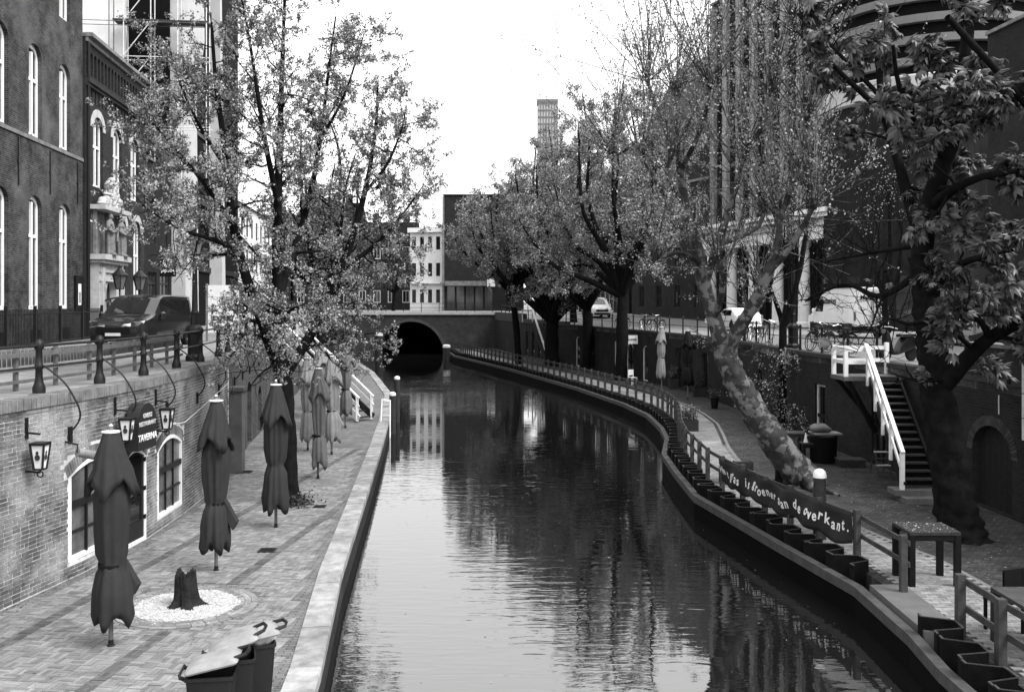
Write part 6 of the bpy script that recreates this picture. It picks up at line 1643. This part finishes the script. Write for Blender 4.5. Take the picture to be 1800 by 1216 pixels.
m = MB(); m.bar(A0 + Vector((-.1, .05, .5)), A1 + Vector((-.1, .0, .52)), .04, .1); m.build('midrail', M_white, sr)
for x, y in ((9.62, 28.06), (9.62, 29.1), (11.2, 29.1)):
    m = MB(); m.box(x - .055, x + .055, y - .055, y + .055, 2.84, 3.78 if x > 11 else 3.72); m.build('landing_post', M_white, sr)
for z in (3.62, 3.25):
    m = MB(); m.bar((9.62, 28.06, z), (9.62, 29.1, z), .05, .11); m.bar((9.62, 29.1, z + .003), (11.2, 29.1, z + .003), .05, .11); m.bar((9.62, 28.06, z), (10.22, 28.06, z), .05, .11); m.build('landing_rail', M_white, sr)

# small furniture under the wall
p = G(1447, 812); bb = thing('round_bin', 'black round bin with a sack on top against the right wharf wall', 'bin', p)
MB().lathe([(.36, 0), (.4, .1), (.42, .75), (.44, .78), (.44, .84), (.3, .88)], c=p, n=20).build('drum', M_black, bb, smooth='auto')
m = MB(); m.box(p.x - .35, p.x + .5, p.y - .3, p.y + .3, .88, .93); m.build('lid', mat('grey_lid', .2, .6), bb)
sk = thing('sack', 'lumpy grey sack lying on the round bin', 'sack', p + Vector((0, 0, .93))); rings = []
for k in range(7):
    th = -math.pi / 2 + math.pi * k / 6; r = math.cos(th)
    rings.append([p + Vector((-.1 + .34 * r * math.cos(a) * (1 + .15 * math.sin(3 * a + k)), .25 * r * math.sin(a), 1.05 + .14 * math.sin(th) + .03 * math.sin(3 * a))) for a in np.linspace(0, 6.28, 19)[:-1]])
m = MB(); m.loft(rings); m.build('bag', mat('sack_grey', .11, .8, .2, 5), sk, smooth=True)
q = G(1395, 800); table('garden_table', 'small wooden table behind the leaning trunk', q.x - .3, q.x + .4, q.y, q.y + .6, .72, M_wood, M_dwood)
q = G(1422, 812); stl = table('stool', 'small dark stool with a white cone on it', q.x - .26, q.x + .26, q.y - .2, q.y + .2, .62, M_dwood, M_black, cat='stool')
cn = thing('napkin_cone', 'little white napkin cone standing on the dark stool', 'napkin', q + Vector((-.1, 0, .62))); MB().lathe([(.07, .62), (.01, .92)], c=q + Vector((-.1, 0, 0)), n=12).build('cone_body', M_white, cn)
p = G(1500, 822); bx = thing('step_box', 'low wooden step box before the dark cellar door', 'box', p)
for k in range(3): MB().box(p.x - .4, p.x + .4, p.y + .18 * k, p.y + .18 * k + .175, .2, .24).build('top_board', M_wood, bx)
MB().box(p.x - .38, p.x + .38, p.y + .01, p.y + .5, 0, .2).build('carcass', M_dwood, bx)
sl_ = thing('step_ladder', 'small step ladder leaning under the dark stair', 'ladder', G(1556, 838))
p = G(1556, 838)
for dx in (-.2, .2): m = MB(); m.bar(p + Vector((dx, 0, 0)), p + Vector((dx * .8, .35, .75)), .04); m.bar(p + Vector((dx, .65, 0)), p + Vector((dx * .8, .36, .75)), .03); m.build('stile', M_wood, sl_)
for k in range(4): q = p + Vector((0, .08 * k + .06, .18 * k + .12)); m = MB(); m.box(q.x - .2, q.x + .2, q.y - .06, q.y + .06, q.z, q.z + .025); m.build('tread', M_offwhite if k % 2 else M_wood, sl_)
# sign on the far wall
u = vy(62.2); sgn = thing('hanging_sign', 'white sign board hanging on the far right wharf wall', 'sign', W2.pt(u, 2.6, .4))
c = W2.pt(u, 2.6, .55); m = MB(); m.box(c.x - .45, c.x + .45, c.y - .03, c.y + .03, 2.3, 2.85); m.build('board', M_white, sgn)
text('lettering', 'GALLINER', .17, M_black, sgn, c + Vector((0, -.035, -.03)), (1, 0, 0), (0, 0, 1), bold=.006)
m = MB(); m.bar(W2.pt(u, 2.95, 0), c + Vector((.3, 0, .38)), .04); m.box(c.x - .5, c.x + .5, c.y - .04, c.y + .04, 2.87, 2.95); m.build('bracket', M_iron, sgn)
# far stair with slanting white handrail
fs = thing('wharf_stair', 'far dark stair with a single slanting white handrail by the forked tree', 'stairs', (2.4, 80, 0))
m = MB(); m.bar((2.75, 78.6, .95), (1.75, 83.6, 4.3), .13, .12); m.build('handrail', M_white, fs)
m = MB(); m.bar((1.75, 83.6, 4.25), (.9, 84.2, 4.25), .1, .1); m.bar((.9, 84.2, 4.25), (.9, 84.2, 3.2), .1); m.bar((1.75, 83.6, 4.3), (1.75, 83.6, 3.2), .1); m.build('landing_rail', M_offwhite, fs)
for k in range(14): q = Vector((2.75, 78.6, .1)).lerp(Vector((1.75, 83.6, 3.2)), (k + .5) / 14); m = MB(); m.box(q.x, q.x + .9, q.y - .15, q.y + .17, q.z - .04, q.z); m.build('step', M_step, fs)
for dx in (0, .9): m = MB(); m.bar(Vector((2.75 + dx, 78.6, .05)), Vector((1.75 + dx, 83.6, 3.15)), .06, .3); m.build('stringer', M_black, fs)

# ------------------------------------------------------------------ right street: railing, bicycles, scooter
rr_ = thing('street_railing', 'thin black railing along the right street edge', 'railing', W2.pt(vy(45), STR, -.25)); pts = []
for y in list(np.arange(30.2, 103, 2.1)):
    p = W2.pt(vy(y), zr(y) + .03, -.22); pts.append(p); MB().lathe([(.06, 0), (.045, .1), (.04, .82), (.055, .86), (.05, .93), (.015, .97)], c=p, n=8).build('post', M_iron, rr_)
for a, b_ in zip(pts, pts[1:]):
    for z in (.85, .45): MB().tube([a + Vector((0, 0, z)), b_ + Vector((0, 0, z))], .018, 5).build('rail', M_iron, rr_)
p = Vector((11.75, 26.6, STR)); bo_ = thing('iron_bollard', 'tall black bollard right of the stair landing', 'bollard', p)
MB().lathe([(.09, 0), (.09, .1), (.065, .14), (.06, .85), (.08, .88), (.08, .98), (.03, 1.04)], c=p, n=12).build('shaft', M_iron, bo_, smooth='auto')
MB().lathe([(.1, 0), (.1, .05)], c=p, n=12).build('foot', M_iron, bo_)

M_bike = mat('bike_black', .012, .4, .2, 5, spec=.4)
def bicycle(label):
    o = thing('bicycle', label, 'bicycle', (0, 0, 0), 'bicycles along the right railing')
    for x in (-.53, .53):
        m = MB(); m.tube([(x + .34 * math.cos(a), 0, .35 + .34 * math.sin(a)) for a in np.linspace(0, 2 * math.pi, 25)], .018, 5, cap=False); w_ = m.build('wheel', M_rubber, o)
        m = MB()
        for k in range(9): a = math.pi * k / 9; m.bar((x + .33 * math.cos(a), 0, .35 + .33 * math.sin(a)), (x - .33 * math.cos(a), 0, .35 - .33 * math.sin(a)), .004)
        m.build('spokes', M_chrome, w_)
        m = MB(); m.tube([(x + .375 * math.cos(a), 0, .35 + .375 * math.sin(a)) for a in np.linspace(.4, 2.7, 10)], .02, 5); m.build('mudguard', M_bike, o)
    m = MB()
    for a, b_ in (((-.53, 0, .35), (-.12, 0, .3)), ((-.12, 0, .3), (-.25, 0, .88)), ((-.53, 0, .35), (-.22, 0, .76)), ((-.12, 0, .3), (.36, 0, .75)), ((-.2, 0, .62), (.36, 0, .82)), ((.34, 0, .95), (.42, 0, .62)), ((.42, 0, .62), (.53, 0, .35))): m.tube([a, b_], .018, 6)
    m.build('frame', M_bike, o)
    m = MB(); m.loft([[Vector((x, y * w_, z)) for y, z in ((-1, .9), (-.6, .94), (.6, .94), (1, .9))] for x, w_ in ((-.38, .1), (-.28, .1), (-.18, .04), (-.1, .025))]); m.build('saddle', M_bike, o)
    m = MB(); m.tube([(.2, -.28, 1.02), (.32, -.24, 1.05), (.36, 0, .98), (.32, .24, 1.05), (.2, .28, 1.02)], .014, 6); m.build('handlebar', M_chrome, o)
    m = MB(); m.box(-.75, -.35, -.06, .06, .74, .76); m.bar((-.7, 0, .74), (-.53, 0, .35), .012); m.build('carrier', M_bike, o)
    m = MB(); m.lathe([(.09, -.01), (.09, .01)], c=(-.12, .04, .3), n=14, M=Matrix.Rotation(R(90), 3, 'X')); m.bar((-.12, .06, .3), (-.05, .06, .15), .014); m.bar((-.12, -.06, .3), (-.19, -.06, .45), .014); m.build('crank', M_chrome, o)
    return o
bk = bicycle('x'); first = True
for x, y, rz, lb in ((11.55, 36.6, 35, 'black bicycle nearest the white stair railing'), (11.6, 37.2, 50, 'second bicycle leaning beside the nearest one'), (11.7, 34.9, 120, 'bicycle right of the street lamp base'), (11.0, 41.2, 75, 'bicycle left of the street lamp at the rail'), (11.0, 42.6, 60, 'bicycle behind the thin dark pollard trunk'), (10.95, 44.2, 95, 'bicycle in front of the pale car'), (10.9, 45.6, 70, 'bicycle half behind the plane fork'), (9.0, 60.5, 115, 'bicycle on the far right rail above the white sign'), (8.5, 62.3, 110, 'far bicycle above the pale folded umbrella'), (7.5, 66.5, 120, 'farthest bicycle near the leafy trees')):
    o = bk if first else copy_tree(bk); first = False; o['label'] = lb
    o.location = (x, y, zr(y)); o.rotation_euler = (R(7), 0, R(rz))
sco = thing('scooter', 'black motor scooter parked behind the stair landing', 'scooter', (0, 0, 0))
for x in (-.6, .6):
    m = MB(); m.lathe([(.13, -.05), (.22, -.055), (.25, -.03), (.25, .03), (.22, .055), (.13, .05)], c=(x, 0, .25), n=20, M=Matrix.Rotation(R(90), 3, 'X')); w_ = m.build('wheel', M_rubber, sco, smooth='auto')
    m = MB(); m.lathe([(.03, -.04), (.12, -.035), (.12, .035), (.03, .04)], c=(x, 0, .25), n=14, M=Matrix.Rotation(R(90), 3, 'X')); m.build('rim', M_chrome, w_)
m = MB(); m.loft([[Vector((x, w_ * y, z0 + (z1 - z0) * t_)) for y, t_ in ((-.7, 0), (-1, .4), (-.8, .9), (-.3, 1), (.3, 1), (.8, .9), (1, .4), (.7, 0))] for x, w_, z0, z1 in ((-.85, .08, .5, .7), (-.6, .17, .4, .78), (-.2, .18, .3, .76), (.0, .15, .25, .5), (.12, .15, .22, .33), (.35, .16, .22, .33), (.45, .18, .25, .6), (.55, .16, .4, .98), (.62, .1, .7, 1.02))]); m.build('body', M_bike, sco, smooth='auto')
m = MB(); m.loft([[Vector((x, w_ * y, z)) for y, z in ((-1, .76), (-.7, .84), (.7, .84), (1, .76))] for x, w_ in ((-.75, .1), (-.5, .16), (-.1, .14), (.02, .08))]); m.build('seat', M_black, sco)
m = MB(); m.tube([(.42, -.32, 1.02), (.55, -.15, 1.08), (.55, .15, 1.08), (.42, .32, 1.02)], .018, 6); m.build('handlebar', M_chrome, sco)
m = MB(); m.lathe([(.02, 0), (.08, .03), (.08, .05)], c=(.63, 0, .95), n=14, M=Matrix.Rotation(R(90), 3, 'Y')); m.build('headlamp', M_chrome, sco)
m = MB(); m.tube([(.6 + .28 * math.cos(a), 0, .25 + .28 * math.sin(a)) for a in np.linspace(.2, 2.4, 9)], .05, 6); m.build('mudguard', M_bike, sco)
sco.location = (11.9, 30.0, STR); sco.rotation_euler = (0, 0, R(-150))

# climbing plant on the right wall and weeds
rg = np.random.default_rng(61); vn = thing('climbing_plant', 'tangled climber hanging on the right wharf wall behind the plane trunk', 'plant', W2.pt(vy(36.5), 0, .2)); B = Tubes(); tips = []
for k in range(26):
    y = rg.uniform(34.2, 41); q = np.array(W2.pt(vy(y), STR, .12)) if k % 2 else np.array(W2.pt(vy(y), .1, .2))
    b = twig(q, unit(np.array([rg.normal(-.15, .25), rg.normal(0, .5), -.7 if k % 2 else 1])), rg.uniform(1.2, 2.6), rg, 8, .22, -.05 if k % 2 else .0); B.add(b, np.linspace(.016, .005, len(b)), 4); tips.append(b)
    for _ in range(6): i = rg.integers(1, 8); b2 = twig(b[i], unit(rg.normal(0, 1, 3) + [-.5, 0, .2]), .6 * rg.uniform(.5, 1.2), rg, 4, .2, 0); B.add(b2, np.linspace(.007, .003, len(b2)), 3); tips.append(b2)
B.build('stems', M_bark3, vn); V, Fa = leaf_mesh(tips, 9, .08, rg, off=.06); tagit(mesh_np('foliage', V, Fa, L_plane, vn), kind='stuff')
# drifting leaves on the canal
rg = np.random.default_rng(70); n = 700; yy = rg.uniform(13, 70, n); xx = np.array([qlx(y) + .3 + (qrx(y) - qlx(y) - .6) * (rg.random() ** .8) for y in yy])
p = np.stack([xx, yy, np.full(n, WZ + .007)], 1); V, Fa = leaf_mesh([np.stack([q, q + np.array([.02, 0, 0])]) for q in p], 1, .045, rg, off=.0); V[:, 2] = WZ + .006
fl = thing('floating_leaves', 'specks of fallen blossom drifting on the canal', 'leaves', (2, 30, WZ)); tagit(mesh_np('specks', V, Fa, L_young, fl), kind='stuff')

def scatter(label, name, cat, n, fx0, fx1, y0, y1, z, size, seed, lm):
    rg = np.random.default_rng(seed); yy = y0 + (y1 - y0) * rg.random(n) ** 1.3; xx = np.array([fx0(y) + (fx1(y) - fx0(y)) * rg.random() for y in yy])
    p = np.stack([xx, yy, np.full(n, z)], 1); V, Fa = leaf_mesh([np.stack([q, q + np.array([.01, 0, 0])]) for q in p], 1, size, rg, off=0.0)
    V[:, 2] = z + np.abs(V[:, 2] - z) * .25
    o = thing(name, label, cat, (float(xx.mean()), float(yy.mean()), z)); tagit(mesh_np('specks', V, Fa, lm, o), kind='stuff')
scatter('pale fallen blossom strewn over the dark cobbles of the right wharf', 'fallen_blossom', 'petals', 2600, lambda y: frx(y) + .3, lambda y: wrx(y) - .1, 12, 42, .016, .04, 81, L_young)
scatter('scraps of fallen leaf along the left wharf paving', 'leaf_litter', 'leaves', 900, lambda y: wlx(y) + .05, lambda y: qlx(y) - .1, 11, 36, .018, .035, 82, L_dark)
scatter('dead leaves gathered along the foot of the cellar wall', 'leaf_litter', 'leaves', 500, lambda y: wlx(y) + .02, lambda y: wlx(y) + .3, 11, 30, .018, .045, 83, L_dark)
